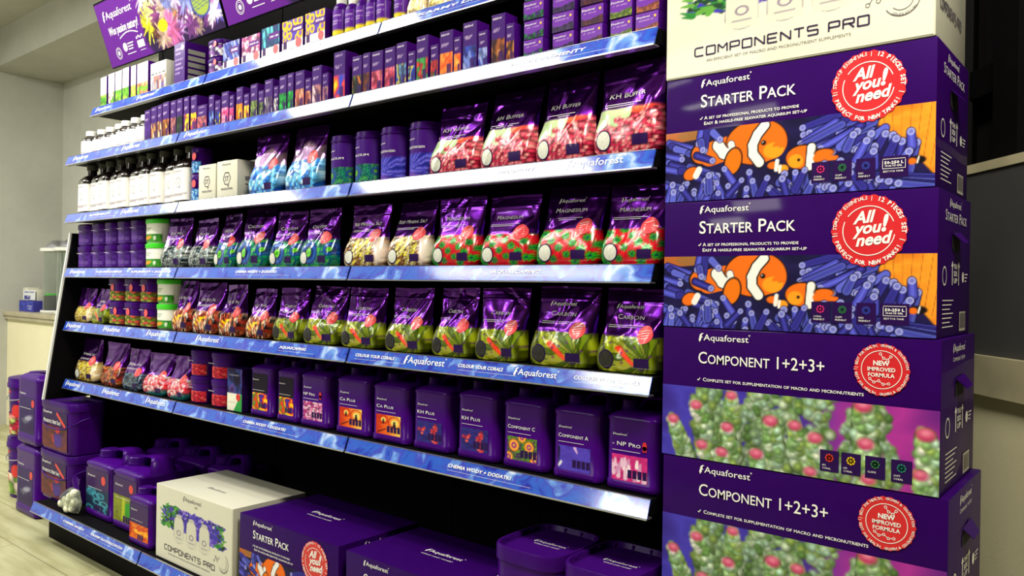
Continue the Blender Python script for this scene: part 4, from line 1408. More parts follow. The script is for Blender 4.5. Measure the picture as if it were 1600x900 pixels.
for i, (cx, lab) in enumerate([(-5.645, 'clear acrylic reactor column on the counter, the left of two'), (-5.388, 'clear acrylic reactor column on the counter, nearer the shelving')]):
    t = thing('reactor_column', lab, 'reactor', (cx, 0.97, CT), 0, 'clear columns on the counter')
    mb = MB(); mb.add(*lathe([(0, 0.115), (0.006, 0.12), (0.02, 0.12)], 32)); mb.build('base_plate', 'white_plastic', t)
    mb = MB(); R0, R1 = 0.105, 0.100
    V, F = [], []; n = 40
    for r_, z_ in ((R0, 0.02), (R0, 0.46), (R1, 0.46), (R1, 0.02)):
        V += [(r_ * math.cos(2 * PI * k / n), r_ * math.sin(2 * PI * k / n), z_) for k in range(n)]
    for q in range(4):
        for k in range(n):
            F.append((q * n + k, q * n + (k + 1) % n, ((q + 1) % 4) * n + (k + 1) % n, ((q + 1) % 4) * n + k))
    mb.add(V, F); mb.build('clear_tube', 'clear', t)
    mb = MB(); mb.add(*lathe([(0.46, 0.122), (0.463, 0.126), (0.484, 0.126), (0.487, 0.12)], 32)); mb.build('top_collar', 'white_plastic', t)
    mb = MB(); mb.add(*lathe([(0.487, 0.085), (0.50, 0.088), (0.525, 0.075), (0.545, 0.045), (0.55, 0.012)], 28)); mb.build('domed_cap', 'chrome', t)
    mb = MB(); mb.add(*tube([(0.03, 0, 0.02), (0.03, 0, 0.455)], 0.012, 12)); mb.build('inner_pipe', 'white_plastic', t)
    mb = MB(); mb.add(*lathe([(0.0205, 0.095), (0.05, 0.097), (0.12, 0.097), (0.13, 0.09)], 24)); mb.build('sponge', mat_plain('dark_sponge', (44, 46, 44), 0.9, bump=0.4), t)
    mb = MB(); mb.add(*lathe([(0.1305, 0.095), (0.145, 0.095)], 24)); mb.build('green_ring', 'green_plastic', t)

# ------------------------------------------------------------------ the shelving
ZR = {1: 1.940, 2: 1.701, 3: 1.443, 4: 1.200, 5: 0.961, 6: 0.701, 7: 0.172}
YR = {1: 0.105, 2: 0.0, 3: 0.0, 4: 0.0, 5: 0.0, 6: 0.0, 7: -0.124}
TILT = {1: 20, 2: 20, 3: 20, 4: 20, 5: 20, 6: 20, 7: 20}
BACK = 0.42
ORD = {1: 'top', 2: 'second', 3: 'third', 4: 'fourth', 5: 'fifth', 6: 'sixth', 7: 'bottom'}
g = thing('gondola_frame', 'black back panel, uprights and slanted end panels of the long shelving', 'shelving frame', (-1.5, 0.3, 0))


def gpart(name, x0, x1, y0, y1, z0, z1, mat='black_metal'):
    mb = MB(); mb.add(*box_vf(x0 + 1.5, x1 + 1.5, y0 - 0.3, y1 - 0.3, z0, z1)); return mb.build(name, mat, g)


for b_ in range(3):
    gpart('back_panel', -3 + b_ + 0.02, -2 + b_ - 0.02, BACK + 0.004, BACK + 0.02, 0.1, 2.36)
    gpart('kick_plate', -3 + b_ + 0.003, -2 + b_ - 0.003, -0.06, -0.045, 0.0, 0.112)
for k in range(4):
    gpart('upright', -3 + k - 0.0195, -3 + k + 0.0195, BACK + 0.001, BACK + 0.05, 0.0, 2.38)
    gpart('base_foot', -3 + k - 0.015, -3 + k + 0.015, -0.04, BACK, 0.0, 0.10)
prof = [(-0.076, 0.613), (0.030, 1.36), (BACK, 1.36), (BACK, 0.613)]
for nm, xa, xb, mt, pr in [('end_panel', -3.027, -3.006, 'black_metal', prof), ('end_panel', 0.004, 0.014, 'black_metal', [(0.06, 0.0), (0.06, 1.9), (BACK, 1.9), (BACK, 0.0)])]:
    V = [(x + 1.5, y - 0.3, z) for x in (xa, xb) for y, z in pr]
    mb = MB(); mb.add(V, [(0, 1, 2, 3), (7, 6, 5, 4), (0, 4, 5, 1), (1, 5, 6, 2), (2, 6, 7, 3), (3, 7, 4, 0)]); mb.build(nm, mt, g)
gpart('end_panel', -3.027, -3.006, 0.12, BACK, 0.0, 0.6125)
V = [(x + 1.5, y - 0.3, z) for x in (-3.029, -3.018) for y, z in [(-0.085, 0.613), (0.021, 1.362), (0.0295, 1.362), (-0.0765, 0.613)]]
mb = MB(); mb.add(V, [(0, 1, 2, 3), (7, 6, 5, 4), (0, 4, 5, 1), (1, 5, 6, 2), (2, 6, 7, 3), (3, 7, 4, 0)]); mb.build('edge_trim', 'white_plastic', g, label='pale edge trim')

RAILTXT = {(1, 2): [('POKARMY DLA RYB', 0.10, 0.42)], (1, 1): [('SUPLEMENTY', 0.52, 0.2)], (1, 0): [('*', 0.05, 0.3), ('*', 0.45, 0.3)],
           (2, 2): [('MAKROELEMENTY', 0.60, 0.22)], (2, 0): [('*', 0.08, 0.34), ('*', 0.55, 0.3)], (2, 1): [('*', 0.05, 0.25)],
           (3, 2): [('*', 0.77, 0.18), ('SUPLEMENTY', 0.56, 0.12)], (3, 1): [('CHEMIA WODY + DODATKI', 0.30, 0.30), ('*', 0.05, 0.2)], (3, 0): [('SUPLEMENTY', 0.25, 0.2), ('*', 0.55, 0.3)],
           (4, 2): [('AQUASCAPING', 0.55, 0.15)], (4, 1): [('CHEMIA WODY + DODATKI', 0.40, 0.24)], (4, 0): [('*', 0.06, 0.16), ('AQUASCAPING', 0.32, 0.24), ('SUPLEMENTY + DODATKI', 0.64, 0.32)],
           (5, 2): [('COLOUR YOUR CORALS', 0.035, 0.165), ('*', 0.24, 0.155), ('COLOUR YOUR CORALS', 0.44, 0.15), ('*', 0.625, 0.13), ('COLOUR YOUR CORALS', 0.80, 0.17)], (5, 1): [('AQUASCAPING', 0.66, 0.14), ('*', 0.15, 0.2)], (5, 0): [('*', 0.03, 0.19), ('*', 0.40, 0.18), ('*', 0.78, 0.18)],
           (6, 2): [('CHEMIA WODY + DODATKI', 0.41, 0.21)], (6, 1): [('CHEMIA WODY + DODATKI', 0.46, 0.24)], (6, 0): [('*', 0.03, 0.2), ('*', 0.40, 0.18), ('*', 0.78, 0.18)],
           (7, 0): [('CHEMIA WODY', 0.34, 0.20), ('POKARMY DLA KORALOWCÓW', 0.60, 0.27)], (7, 1): [('MEDIA FILTRACYJNE', 0.28, 0.24)], (7, 2): [('*', 0.4, 0.2)]}
BAYN = ['left', 'middle', 'right']
for s in range(1, 8):
    for b_ in range(3):
        x0 = -3 + b_
        t = thing('shelf', '%s shelf of the %s bay, black with a blue watercolour price rail' % (ORD[s], BAYN[b_]), 'shelf', (x0 + 0.5, YR[s], ZR[s]), 0, 'gondola shelves')
        al = math.radians(TILT[s]); L = 0.040
        dy, dz = -L * math.sin(al), -L * math.cos(al)
        e = 0.497 if b_ < 2 else 0.498
        mb = MB(); mb.add(*box_vf(-e, e, 0.008, BACK - YR[s], -0.034, -0.001)); mb.build('board', 'black_metal', t)
        V = [(x, y, z) for x in (-e + 0.002, e - 0.002) for y, z in [(0, 0), (dy, dz), (dy + 0.003, dz), (0.004, 0)]]
        mb = MB(); mb.add(V, [(0, 1, 2, 3), (7, 6, 5, 4), (0, 4, 5, 1), (1, 5, 6, 2), (2, 6, 7, 3), (3, 7, 4, 0)])
        rl = mb.build('price_rail', 'rail', t, ang=20, label='blue watercolour price rail')
        mb = MB()
        mb.add(*box_vf(-e + 0.002, e - 0.002, dy - 0.0025, 0.008, dz - 0.0035, dz - 0.0002)); mb.add(*box_vf(-e + 0.002, e - 0.002, -0.0012, 0.005, 0.0001, 0.0006))
        mb.build('rail_lip', 'chrome', t)
        for tx, u, wd in RAILTXT.get((s, b_), []):
            T = Txt()
            if tx == '*':
                T.logo(-0.5 + u, 0.015, min(wd, 0.155))
            else:
                T.text(tx, -0.5 + u, 0.0185, 0.0085, width=wd, bold=0.02, shear=0.15)
                T.rect(-0.5 + u, min(0.46, -0.5 + u + wd * 1.3), 0.0105, 0.0110)
            P = np.concatenate(T.P)
            V = np.stack([P[:, 0], dy * (1 - P[:, 1] / L) - 0.0012 * math.cos(al), dz * (1 - P[:, 1] / L) + 0.0012 * math.sin(al)], 1)
            mb = MB(); mb.add(V, T.f); mb.build('rail_lettering', 'text_white', rl, ang=0)

# header boards leaning out over the top shelf
for b_ in range(2):
    x0 = -3 + b_
    t = thing('header_sign', ['purple header sign with coral bouquet above the left bay', 'purple header sign above the middle bay, cut by the frame'][b_], 'sign', (x0 + 0.5, 0.189, 2.141), 0, 'header signs')
    lean = math.atan2(0.09, 0.27); t.rotation_euler = (lean, 0, 0)
    mb = MB(); mb.add(*box_vf(-0.494, 0.494, 0.0, 0.012, 0, 0.29)); mb.build('board', 'black_metal', t)
    mb = MB(); panel(mb, A_sign, -0.491, 0.491, 0.003, 0.282, -0.0008, 190, 56); mb.build('printed_face', 'sign', t)
    T = Txt()
    T.logo(-0.44, 0.205, 0.28); T.build('logo_lettering', 'text_white', t, y=-0.0016); T = Txt()
    T.text('Wos pasion natury!', -0.42, 0.135, 0.034, width=0.275, bold=0.02, shear=0.2)
    for k in range(12):
        a, c = k / 12, (k + 1) / 12
        T.line(-0.34 + 0.17 * a, 0.110 + 0.016 * math.sin(PI * a) , -0.34 + 0.17 * c, 0.110 + 0.016 * math.sin(PI * c), 0.005)
    T.build('slogan_lettering', 'text_white', t, y=-0.0016); T = Txt()
    T.disc(-0.385, 0.052, 0.026, ri=0.0235, n=28); T.disc(-0.385, 0.052, 0.010, n=12); T.disc(-0.385, 0.052, 0.019, ri=0.0175, n=24)
    T.build('round_badge', 'text_white', t, y=-0.0016); T = Txt()
    T.disc(-0.315, 0.068, 0.019, n=20)
    for k in range(3):
        T.rect(-0.29, -0.235 - 0.006 * k, 0.076 - 0.012 * k, 0.081 - 0.012 * k)
    T.rect(-0.31, -0.23, 0.034, 0.037)
    T.build('drop_badge', 'text_white', t, y=-0.0016); T = Txt()
    T.rect(-0.20, -0.14, 0.045, 0.075)
    for k in range(4):
        T.disc(-0.195 + 0.016 * k, 0.088 + 0.004 * (k % 2), 0.006, n=8)
    T.rect(-0.19, -0.14, 0.032, 0.034)
    T.build('label_badge', 'text_white', t, y=-0.0016)

# ------------------------------------------------------------------ the big boxes


def seal_mesh(T, cx, cz, R):
    T.disc(cx, cz, R, n=88, wave=0.022, nw=22)


def big_box(kind, label, x0, Wd, yf, z, H, D, rz=0.0, group=None, sideprint=True, hi=True):
    t = thing({'starter': 'starter_box', 'component': 'component_box', 'pro': 'white_box'}[kind], label, 'box', (x0 + Wd / 2, yf, z), rz, group)
    body = 'white_card' if kind == 'pro' else 'purple_box'
    mb = MB(); mb.add(*box_vf(-Wd / 2, Wd / 2, 0, D, 0, H, 0.003)); mb.build('box_body', body, t)
    U = lambda u: (u - 0.5) * Wd
    Z = lambda v: v * H
    if kind == 'pro':
        mb = MB(); panel(mb, lambda u, v: A_white((u * 0.988 + 0.006 - 0.06) / 0.88, (v * 0.976 + 0.012 - 0.28) / 0.52), U(0.006), U(0.994), Z(0.012), Z(0.988), -0.0006, 170, 130); mb.build('printed_artwork', 'print_gloss', t)
        T = Txt(); stroke_word(T, 'COMPONENTS PRO', U(0.13), Z(0.150), Wd * 0.66, H * 0.064, H * 0.0125); T.build('title_lettering', 'text_dark', t)
        T = Txt(); T.text('AN EFFICIENT SET OF MACRO AND MICRONUTRIENT SUPPLEMENTS', U(0.18), Z(0.095), H * 0.022, width=Wd * 0.55)
        T.build('small_lettering', 'text_grey', t); T = Txt()
        T.logo(U(0.38), Z(0.89), Wd * 0.24); T.text('LAB', U(0.53), Z(0.835), H * 0.03); T.build('logo_lettering', 'text_grey', t); T = Txt()
        T.disc(U(0.895), Z(0.28), H * 0.115, ri=H * 0.108, n=40, a0=-2.6, a1=1.2); T.disc(U(0.895), Z(0.28), H * 0.075, ri=H * 0.070, n=40, a0=-2.4, a1=0.8)
        for dx, dv in ((-0.11, 0.02), (-0.075, 0.035), (-0.09, 0.075), (-0.055, 0.07)):
            T.disc(U(0.895 + dx), Z(0.26 + dv), H * 0.016, ri=H * 0.011, n=14)
        T.line(U(0.79), Z(0.285), U(0.805), Z(0.33), H * 0.006); T.line(U(0.805), Z(0.33), U(0.83), Z(0.30), H * 0.006)
        T.ring_text('GENERATION', U(0.895), Z(0.28), H * 0.105, -2.2, -0.6, H * 0.020, inside=True)
        T.build('round_stamp', 'text_grey', t)
        T = Txt(); T.logo(-Wd * 0.10, D * 0.30, Wd * 0.22); T.build('top_lettering', 'text_grey', t, face='top', at=H)
        T = Txt(); stroke_word(T, 'COMPONENTS PRO', D * 0.12, Z(0.22), D * 0.7, H * 0.07, H * 0.016); T.build('side_title', 'text_grey', t, face='+x', at=Wd / 2, y=-0.0008); T = Txt(); T.disc(D * 0.5, Z(0.62), D * 0.2, ri=D * 0.19)
        T.build('side_lettering', 'text_grey', t, face='+x', at=Wd / 2, y=-0.0008)
        return t
    # purple boxes: printed image over the lower part of the front
    art = A_fish if kind == 'starter' else A_coral
    nxz = (300, 96) if hi else (150, 48)
    mb = MB(); panel(mb, art, U(0.002), U(0.998), Z(0.006), Z(0.565 if kind == 'starter' else 0.55), -0.0007, *nxz); mb.build('printed_image', 'print_gloss', t)
    T = Txt()
    T.logo(U(0.155), Z(0.91), Wd * 0.205); T.build('logo_lettering', 'text_white', t); T = Txt()
    if kind == 'starter':
        T.text('Starter Pack', U(0.155), Z(0.745), H * 0.098, width=Wd * 0.378, sc=True, bold=0.008, res=3)
        T.line(U(0.152), Z(0.655), U(0.156), Z(0.648), H * 0.006); T.line(U(0.156), Z(0.648), U(0.163), Z(0.668), H * 0.006)
        T.text('A set of professional products to provide', U(0.170), Z(0.645), H * 0.026, width=Wd * 0.375, sc=True, bold=0.01)
        T.text('Easy & hassle-free seawater aquarium set-up', U(0.170), Z(0.602), H * 0.026, width=Wd * 0.405, sc=True, bold=0.01)
    else:
        T.text('Component 1+2+3+', U(0.155), Z(0.735), H * 0.088, width=Wd * 0.478, sc=True, bold=0.004, res=3)
        T.line(U(0.152), Z(0.610), U(0.156), Z(0.603), H * 0.006); T.line(U(0.156), Z(0.603), U(0.163), Z(0.623), H * 0.006)
        T.text('Complete set for supplementation of macro and micronutrients', U(0.175), Z(0.600), H * 0.026, width=Wd * 0.59, sc=True, bold=0.01)
    T.build('lettering', 'text_white', t)
    if kind == 'starter':
        cx, cz, R = U(0.785), Z(0.727), Wd * 0.123
    else:
        cx, cz, R = U(0.82), Z(0.785), Wd * 0.0875
    T = Txt(); seal_mesh(T, cx, cz, R); sl = T.build('round_seal', 'red_ink', t, y=-0.0016, label='round red seal with scalloped edge')
    T = Txt()
    if kind == 'starter':
        q = R * 0.70
        T.disc(cx, cz, q, ri=q * 0.965, n=60, a0=0.35, a1=2.5); T.disc(cx, cz, q, ri=q * 0.965, n=60, a0=2.75, a1=6.1)
        T.text('All', cx - q * 0.60, cz + q * 0.28, q * 0.46, shear=0.35, bold=0.03, rot=0.10, res=3)
        T.text('you', cx - q * 0.62, cz - q * 0.16, q * 0.46, shear=0.35, bold=0.03, rot=0.10, res=3)
        T.text('!', cx + q * 0.48, cz - q * 0.02, q * 0.62, shear=0.25, bold=0.04, rot=0.06)
        T.text('need', cx - q * 0.48, cz - q * 0.62, q * 0.46, shear=0.35, bold=0.03, rot=0.10, res=3)
        T.ring_text('| START-UP ESSENTIALS |', cx, cz, R * 0.92, 3.25, 1.45, R * 0.10, bold=0.01)
        T.ring_text('12 PIECES SET', cx, cz, R * 0.92, 1.32, -0.1, R * 0.12, bold=0.03)
        T.ring_text('| PERFECT FOR NEW TANKS! |', cx, cz, R * 0.90, -3.05, -0.25, R * 0.11, inside=True, bold=0.03)
    else:
        q = R * 0.74
        T.disc(cx, cz, q, ri=q * 0.965, n=60)
        T.text('NEW', cx, cz + q * 0.22, q * 0.24, align='C', bold=0.035)
        T.text('IMPROVED', cx, cz - q * 0.08, q * 0.20, align='C', bold=0.02)
        T.text('FORMULA', cx, cz - q * 0.38, q * 0.20, align='C', bold=0.02)
        for (px_, pz_) in ((-0.05, 0.82), (0.10, 0.60), (0.30, 0.52), (0.45, 0.70), (-0.55, -0.50), (-0.35, -0.66), (-0.12, -0.58), (0.10, -0.74), (0.36, -0.70)):
            T.disc(cx + q * px_, cz + q * pz_, q * 0.075, ri=q * 0.045, n=12)
        for (a_, b2, c_, d_) in ((-0.03, 0.76, 0.06, 0.66), (0.17, 0.58, 0.23, 0.55), (0.34, 0.58, 0.41, 0.64), (-0.50, -0.55, -0.41, -0.62), (-0.28, -0.64, -0.19, -0.60), (-0.06, -0.63, 0.04, -0.69), (0.17, -0.73, 0.29, -0.71)):
            T.line(cx + q * a_, cz + q * b2, cx + q * c_, cz + q * d_, q * 0.03)
        T.ring_text('| BEST FOR HEALTH, GROWTH & COLORATION ', cx, cz, R * 0.93, 3.14, 0.0, R * 0.10, bold=0.01)
        T.ring_text('| BEST FOR HEALTH, GROWTH & COLORATION ', cx, cz, R * 0.93, -3.14, -0.05, R * 0.10, inside=True, bold=0.01)
    T.build('seal_lettering', 'text_white', sl, y=-0.0022)
    icons = [(0.627, 'CORAL\nFRIENDLY', (214, 40, 130)), (0.702, 'CLAM\nFRIENDLY', (40, 110, 70)), (0.781, 'FISH\nFRIENDLY', (50, 60, 170)), (0.872, 'BEST FOR TANK', (210, 208, 214))] if kind == 'starter' else \
            [(0.655, 'SPS\nCORAL', (220, 60, 40)), (0.727, 'LPS\nCORAL', (230, 190, 30)), (0.805, 'CLAMS', (50, 110, 70)), (0.887, 'SOFT\nCORAL', (40, 120, 110))]
    for i, (u, tx, col) in enumerate(icons):
        big = kind == 'starter' and i == 3
        hw = Wd * (0.045 if big else 0.032); zc = Z(0.155 if kind == 'starter' else 0.135); hh = H * 0.073
        T = Txt(); T.rect(U(u) - hw, U(u) + hw, zc - hh, zc + hh); ic = T.build('icon_square', 'icon', t, y=-0.0014)
        T = Txt()
        for k, ln in enumerate(tx.split('\n')):
            T.text(ln, U(u) - hw * 0.75, zc - hh * 0.50 - k * hh * 0.28, hh * 0.17, res=1)
        if big:
            T.text('50-250 L', U(u) - hw * 0.68, zc + hh * 0.28, hh * 0.26, bold=0.03, res=1, width=hw * 1.36); T.text('13-66 US GAL', U(u) - hw * 0.62, zc + hh * 0.02, hh * 0.18, bold=0.02, res=1, width=hw * 1.2)
            for (a_, b2, c_, d_) in ((-0.8, -0.15, 0.8, -0.15), (-0.8, -0.15, -0.8, 0.65), (0.8, -0.15, 0.8, 0.65)):
                T.line(U(u) + a_ * hw, zc + b2 * hh, U(u) + c_ * hw, zc + d_ * hh, hh * 0.04)
            for k in range(16):
                T.line(U(u) + hw * (-0.8 + 0.1 * k), zc + hh * (0.72 + 0.05 * (k % 2)), U(u) + hw * (-0.7 + 0.1 * k), zc + hh * (0.72 + 0.05 * ((k + 1) % 2)), hh * 0.04)
        T.build('icon_lettering', 'text_white', ic, y=-0.002)
        if not big:
            T = Txt(); rnd = random.Random(i * 5 + len(tx))
            for k in range(9):
                a_ = 2 * PI * k / 8; rr = 0.0 if k == 8 else 0.27
                T.disc(U(u) + hw * rr * math.cos(a_), zc + hh * (0.3 + rr * 0.85 * math.sin(a_)), hh * 0.16, n=10, ri=hh * (0.0 if kind != 'starter' or i == 0 else 0.09) or None)
            mt = 'icon_ink_%d_%d_%d' % col
            if mt not in M:
                M[mt] = mat_plain(mt, col, 0.45, var=0.04)
            T.build('icon_drawing', mt, ic, y=-0.002)
    # narrow side: hand hole painted as shade, lettering, arrows, bar code
    T = Txt(); T.logo(D * 0.30, Z(0.905), D * 0.36)
    if kind == 'starter':
        T.text('Starter Pack', D * 0.18, Z(0.80), H * 0.075, width=D * 0.66, sc=True)
    else:
        T.text('Component 1+2+3+', D * 0.30, Z(0.84), H * 0.03, width=D * 0.36, sc=True)
    T.build('side_title', 'text_white', t, face='+x', at=Wd / 2, y=-0.0008); T = Txt()
    for yy_ in (0.40, 0.60):
        T.rect(D * yy_ - D * 0.010, D * yy_ + D * 0.010, Z(0.36), Z(0.49)); T.raw([(D * (yy_ - 0.035), Z(0.49)), (D * (yy_ + 0.035), Z(0.49)), (D * yy_, Z(0.53))], [(0, 1, 2)])
    for k, wd_ in enumerate(('THIS', 'SIDE', 'UP')):
        T.text(wd_, D * 0.50, Z(0.475 - 0.05 * k), H * 0.035, align='C', width=D * 0.11, bold=0.02)
    T.build('this_side_up_mark', 'text_white', t, face='+x', at=Wd / 2, y=-0.0008); T = Txt()
    T.disc(D * 0.17, Z(0.42), D * 0.06, ri=D * 0.05); T.build('ring_mark', 'text_white', t, face='+x', at=Wd / 2, y=-0.0008); T = Txt()
    T.disc(D * 0.74, Z(0.42), D * 0.035)#, Z(0.42), D * 0.06, ri=D * 0.05)
    for k in range(3):
        T.rect(D * 0.80, D * (0.90 - 0.02 * k), Z(0.44 - 0.025 * k), Z(0.448 - 0.025 * k))
    T.build('badge_mark', 'text_white', t, face='+x', at=Wd / 2, y=-0.0008); T = Txt()
    for k in range(7):
        T.rect(D * 0.12, D * (0.44 - 0.05 * (k % 3)), Z(0.25 - 0.03 * k), Z(0.257 - 0.03 * k))
    T.build('side_lettering', 'text_white', t, face='+x', at=Wd / 2, y=-0.0008)
    T = Txt(); T.rect(D * 0.64, D * 0.84, Z(0.03), Z(0.17)); bc = T.build('bar_code_label', 'white_card', t, face='+x', at=Wd / 2, y=-0.0008, label='white bar code label')
    T = Txt(); rnd = random.Random(7); q = D * 0.655
    while q < D * 0.825:
        w_ = D * rnd.choice((0.004, 0.008)); T.rect(q, q + w_, Z(0.05), Z(0.16)); q += w_ + D * rnd.choice((0.004, 0.007))
    T.build('bars', 'text_dark', bc, face='+x', at=Wd / 2, y=-0.0014)
    T = Txt()
    if kind == 'starter':
        pts = [(D * 0.5 + D * 0.125 * math.copysign(abs(math.cos(a_)) ** 0.7, math.cos(a_)), Z(0.665) + H * 0.075 * math.copysign(abs(math.sin(a_)) ** 0.7, math.sin(a_))) for a_ in np.linspace(0, 2 * PI, 33)[:-1]]
    else:
        pts = [(D * 0.37, Z(0.60)), (D * 0.62, Z(0.60)), (D * 0.64, Z(0.72)), (D * 0.55, Z(0.74)), (D * 0.37, Z(0.68))]
    T.raw(pts, [tuple(range(len(pts)))])
    T.build('hand_hole_shade', 'hole_shade', t, face='+x', at=Wd / 2, y=-0.0011, label='flat dark patch painted as shade in the hand hole')  # flat black shape paints the shade inside the hole, no real opening
    mb = MB(); mb.add([(Wd / 2 + 0.001, D * 0.38, Z(0.72)), (Wd / 2 + 0.001, D * 0.62, Z(0.735)), (Wd / 2 + 0.016, D * 0.60, Z(0.665)), (Wd / 2 + 0.016, D * 0.42, Z(0.655)),
                       (Wd / 2 + 0.002, D * 0.38, Z(0.725)), (Wd / 2 + 0.002, D * 0.62, Z(0.74)), (Wd / 2 + 0.0175, D * 0.60, Z(0.665)), (Wd / 2 + 0.0175, D * 0.42, Z(0.655))],
                      [(0, 1, 2, 3), (7, 6, 5, 4), (0, 4, 5, 1), (1, 5, 6, 2), (2, 6, 7, 3), (3, 7, 4, 0)])
    mb.build('hole_flap', 'purple_box', t, label='folded hand hole flap')
    T = Txt(); T.logo(-Wd * 0.16, D * 0.50, Wd * 0.28); T.text('colour your corals!', -Wd * 0.15, D * 0.42, H * 0.028, width=Wd * 0.24); T.build('top_lettering', 'text_white', t, face='top', at=H)
    return t


GS = 'boxes in the tall stack on the right'
big_box('component', 'purple coral picture box standing on the floor, lowest of the right stack', 0.018, 0.542, 0.004, 0.0, 0.268, 0.31, 0.0, GS, hi=False)
big_box('component', 'purple coral picture box second from the floor in the right stack', 0.024, 0.540, 0.002, 0.2685, 0.268, 0.31, 0.0, GS, hi=False)
big_box('component', 'purple coral picture box in the right stack cut by the lower frame edge', 0.025, 0.532, 0.0, 0.537, 0.266, 0.305, 0.0, GS)
big_box('component', 'purple coral picture box fully in view right under the clownfish boxes', 0.021, 0.522, 0.0, 0.8035, 0.266, 0.300, 0.0, GS)
big_box('starter', 'purple clownfish box with red seal standing on the coral picture boxes, lower of two', 0.020, 0.515, 0.0, 1.070, 0.2565, 0.285, 0.0, GS)
big_box('starter', 'purple clownfish box with red seal directly under the white box, upper of two', 0.019, 0.510, 0.002, 1.327, 0.2555, 0.275, 0.0, GS)
big_box('pro', 'white box with violet coral splash on top of the stack on the right', 0.018, 0.508, 0.0, 1.583, 0.26, 0.255, 0.0, GS)


# ------------------------------------------------------------------ goods on the shelves
def zs(s):
    return ZR[s] + 0.0006


# ---- top shelf
F1 = 0.128


def lime_front(pal, seed):
    return slender_front(pal, 0.42, seed, WHT, False)


S1 = [(-2.975, -2.909, .142, 'limepot', 'white carton with lime green base, first from the left end of the top shelf'),
      (-2.896, -2.828, .146, 'limepink', 'white carton with pink and green base, second on the top shelf'),
      (-2.825, -2.758, .146, 'limepot', 'white carton with lime green base, third from the left end of the top shelf'),
      (-2.755, -2.690, .149, 'limepot', 'white carton with lime green base, fourth from the left end of the top shelf'),
      (-2.676, -2.623, .146, 'limeyel', 'white carton with yellow base on the top shelf, among lime green ones'),
      (-2.617, -2.515, .146, 'limeor', 'white carton with orange and green base, widest of the lime green row')]
for i, (a, b, H, pal, lab) in enumerate(S1):
    carton('carton', lab, 'carton', a, b, F1, zs(1), H, 0.06, pal, 'white and lime cartons on the top shelf', seed=i, front=lime_front(pal, i), body='purple')


def plant_front(u, v):
    c = np.tile(WHT, (len(u), 1))
    a = art_stripes(u, v, 1.0, P_((120, 150, 70), (190, 180, 170), (230, 228, 220), (110, 80, 140), (170, 120, 110)), 10, 4, 0.05, 0.3)
    m = sstep(0.56, 0.54, v)[:, None]
    c = a * m + c * (1 - m)
    return dashes(c, u, v, [(0.62, 0.04, 0.95)], 0.05, rgb(60, 60, 60), 2, 0.8)


carton('carton', 'wide white carton with a row of plants, grey side, on the top shelf', 'carton', -2.496, -2.36, F1, zs(1), 0.125, 0.075, 'plain', None, front=plant_front, body='white_card')
t = carton('display_carton', 'purple display carton with pale stripes down its side, on the top shelf', 'carton', -2.297, -2.208, F1, zs(1), 0.172, 0.105, 'plain', None, seed=3,
           front=lambda u, v: dashes(np.tile(PUR, (len(u), 1)), u, v, [(0.85, .02, .8), (0.75, .02, .6), (0.6, .015, .8), (0.5, .015, .7), (0.4, .015, .8), (0.3, .015, .7)], 0.1))
T = Txt()
for k in range(5):
    T.rect(0.012, 0.085, 0.02 + 0.026 * k, 0.038 + 0.026 * k)
lb = T.build('side_label', 'grey_card', t, face='+x', at=0.043, y=-0.0012, label='pale stripes on the side')
T = Txt(); T.disc(0.024, 0.150, 0.011); T.build('round_seal', 'salmon_ink', t)
for k, lab in enumerate(['purple tub with white label picture on the top shelf, lower of two stacked', 'purple tub with white label picture on the top shelf, upper of two stacked']):
    square_tub(lab, -2.066, -1.945, F1, zs(1) + 0.0695 * k, 0.069, 'stacked tubs on the top shelf', lambda u, v: art_cells(u, v, 1.5, P_((230, 226, 230), (120, 60, 150), (60, 20, 90)), 4, 3, 0.3), p=3.0, seal=(0.35, 0.72, 0.011))


def bright_front(pal, box, seed, va=0.34):
    def fn(u, v):
        a = pal_art(pal, u, v, 1.0, seed) if isinstance(pal, str) else pal(u, v)
        m = sstep(va - 0.01, va + 0.01, v - 0.03 * (u - 0.5))[:, None]
        c = a * m + rgb(236, 234, 230) * (1 - m)
        b = (u > box[0]) * (u < box[1]) * (v > box[2]) * (v < box[3])
        c = c * (1 - b[:, None]) + rgb(84, 22, 120) * b[:, None]
        c = dashes(c, u, v, [((box[2] + box[3]) / 2, 0.03, box[1] - 0.05)], box[0] + 0.05, WHT, seed, 0.8)
        k = (u > 0.07) * (u < 0.24) * (v > 0.10) * (v < 0.36)
        c = c * (1 - k[:, None]) + rgb(60, 20, 84) * k[:, None]
        return dashes(c, u, v, [(0.16, 0.012, 0.62), (0.10, 0.012, 0.55)], 0.28, rgb(150, 130, 160), seed, 0.4)
    return fn


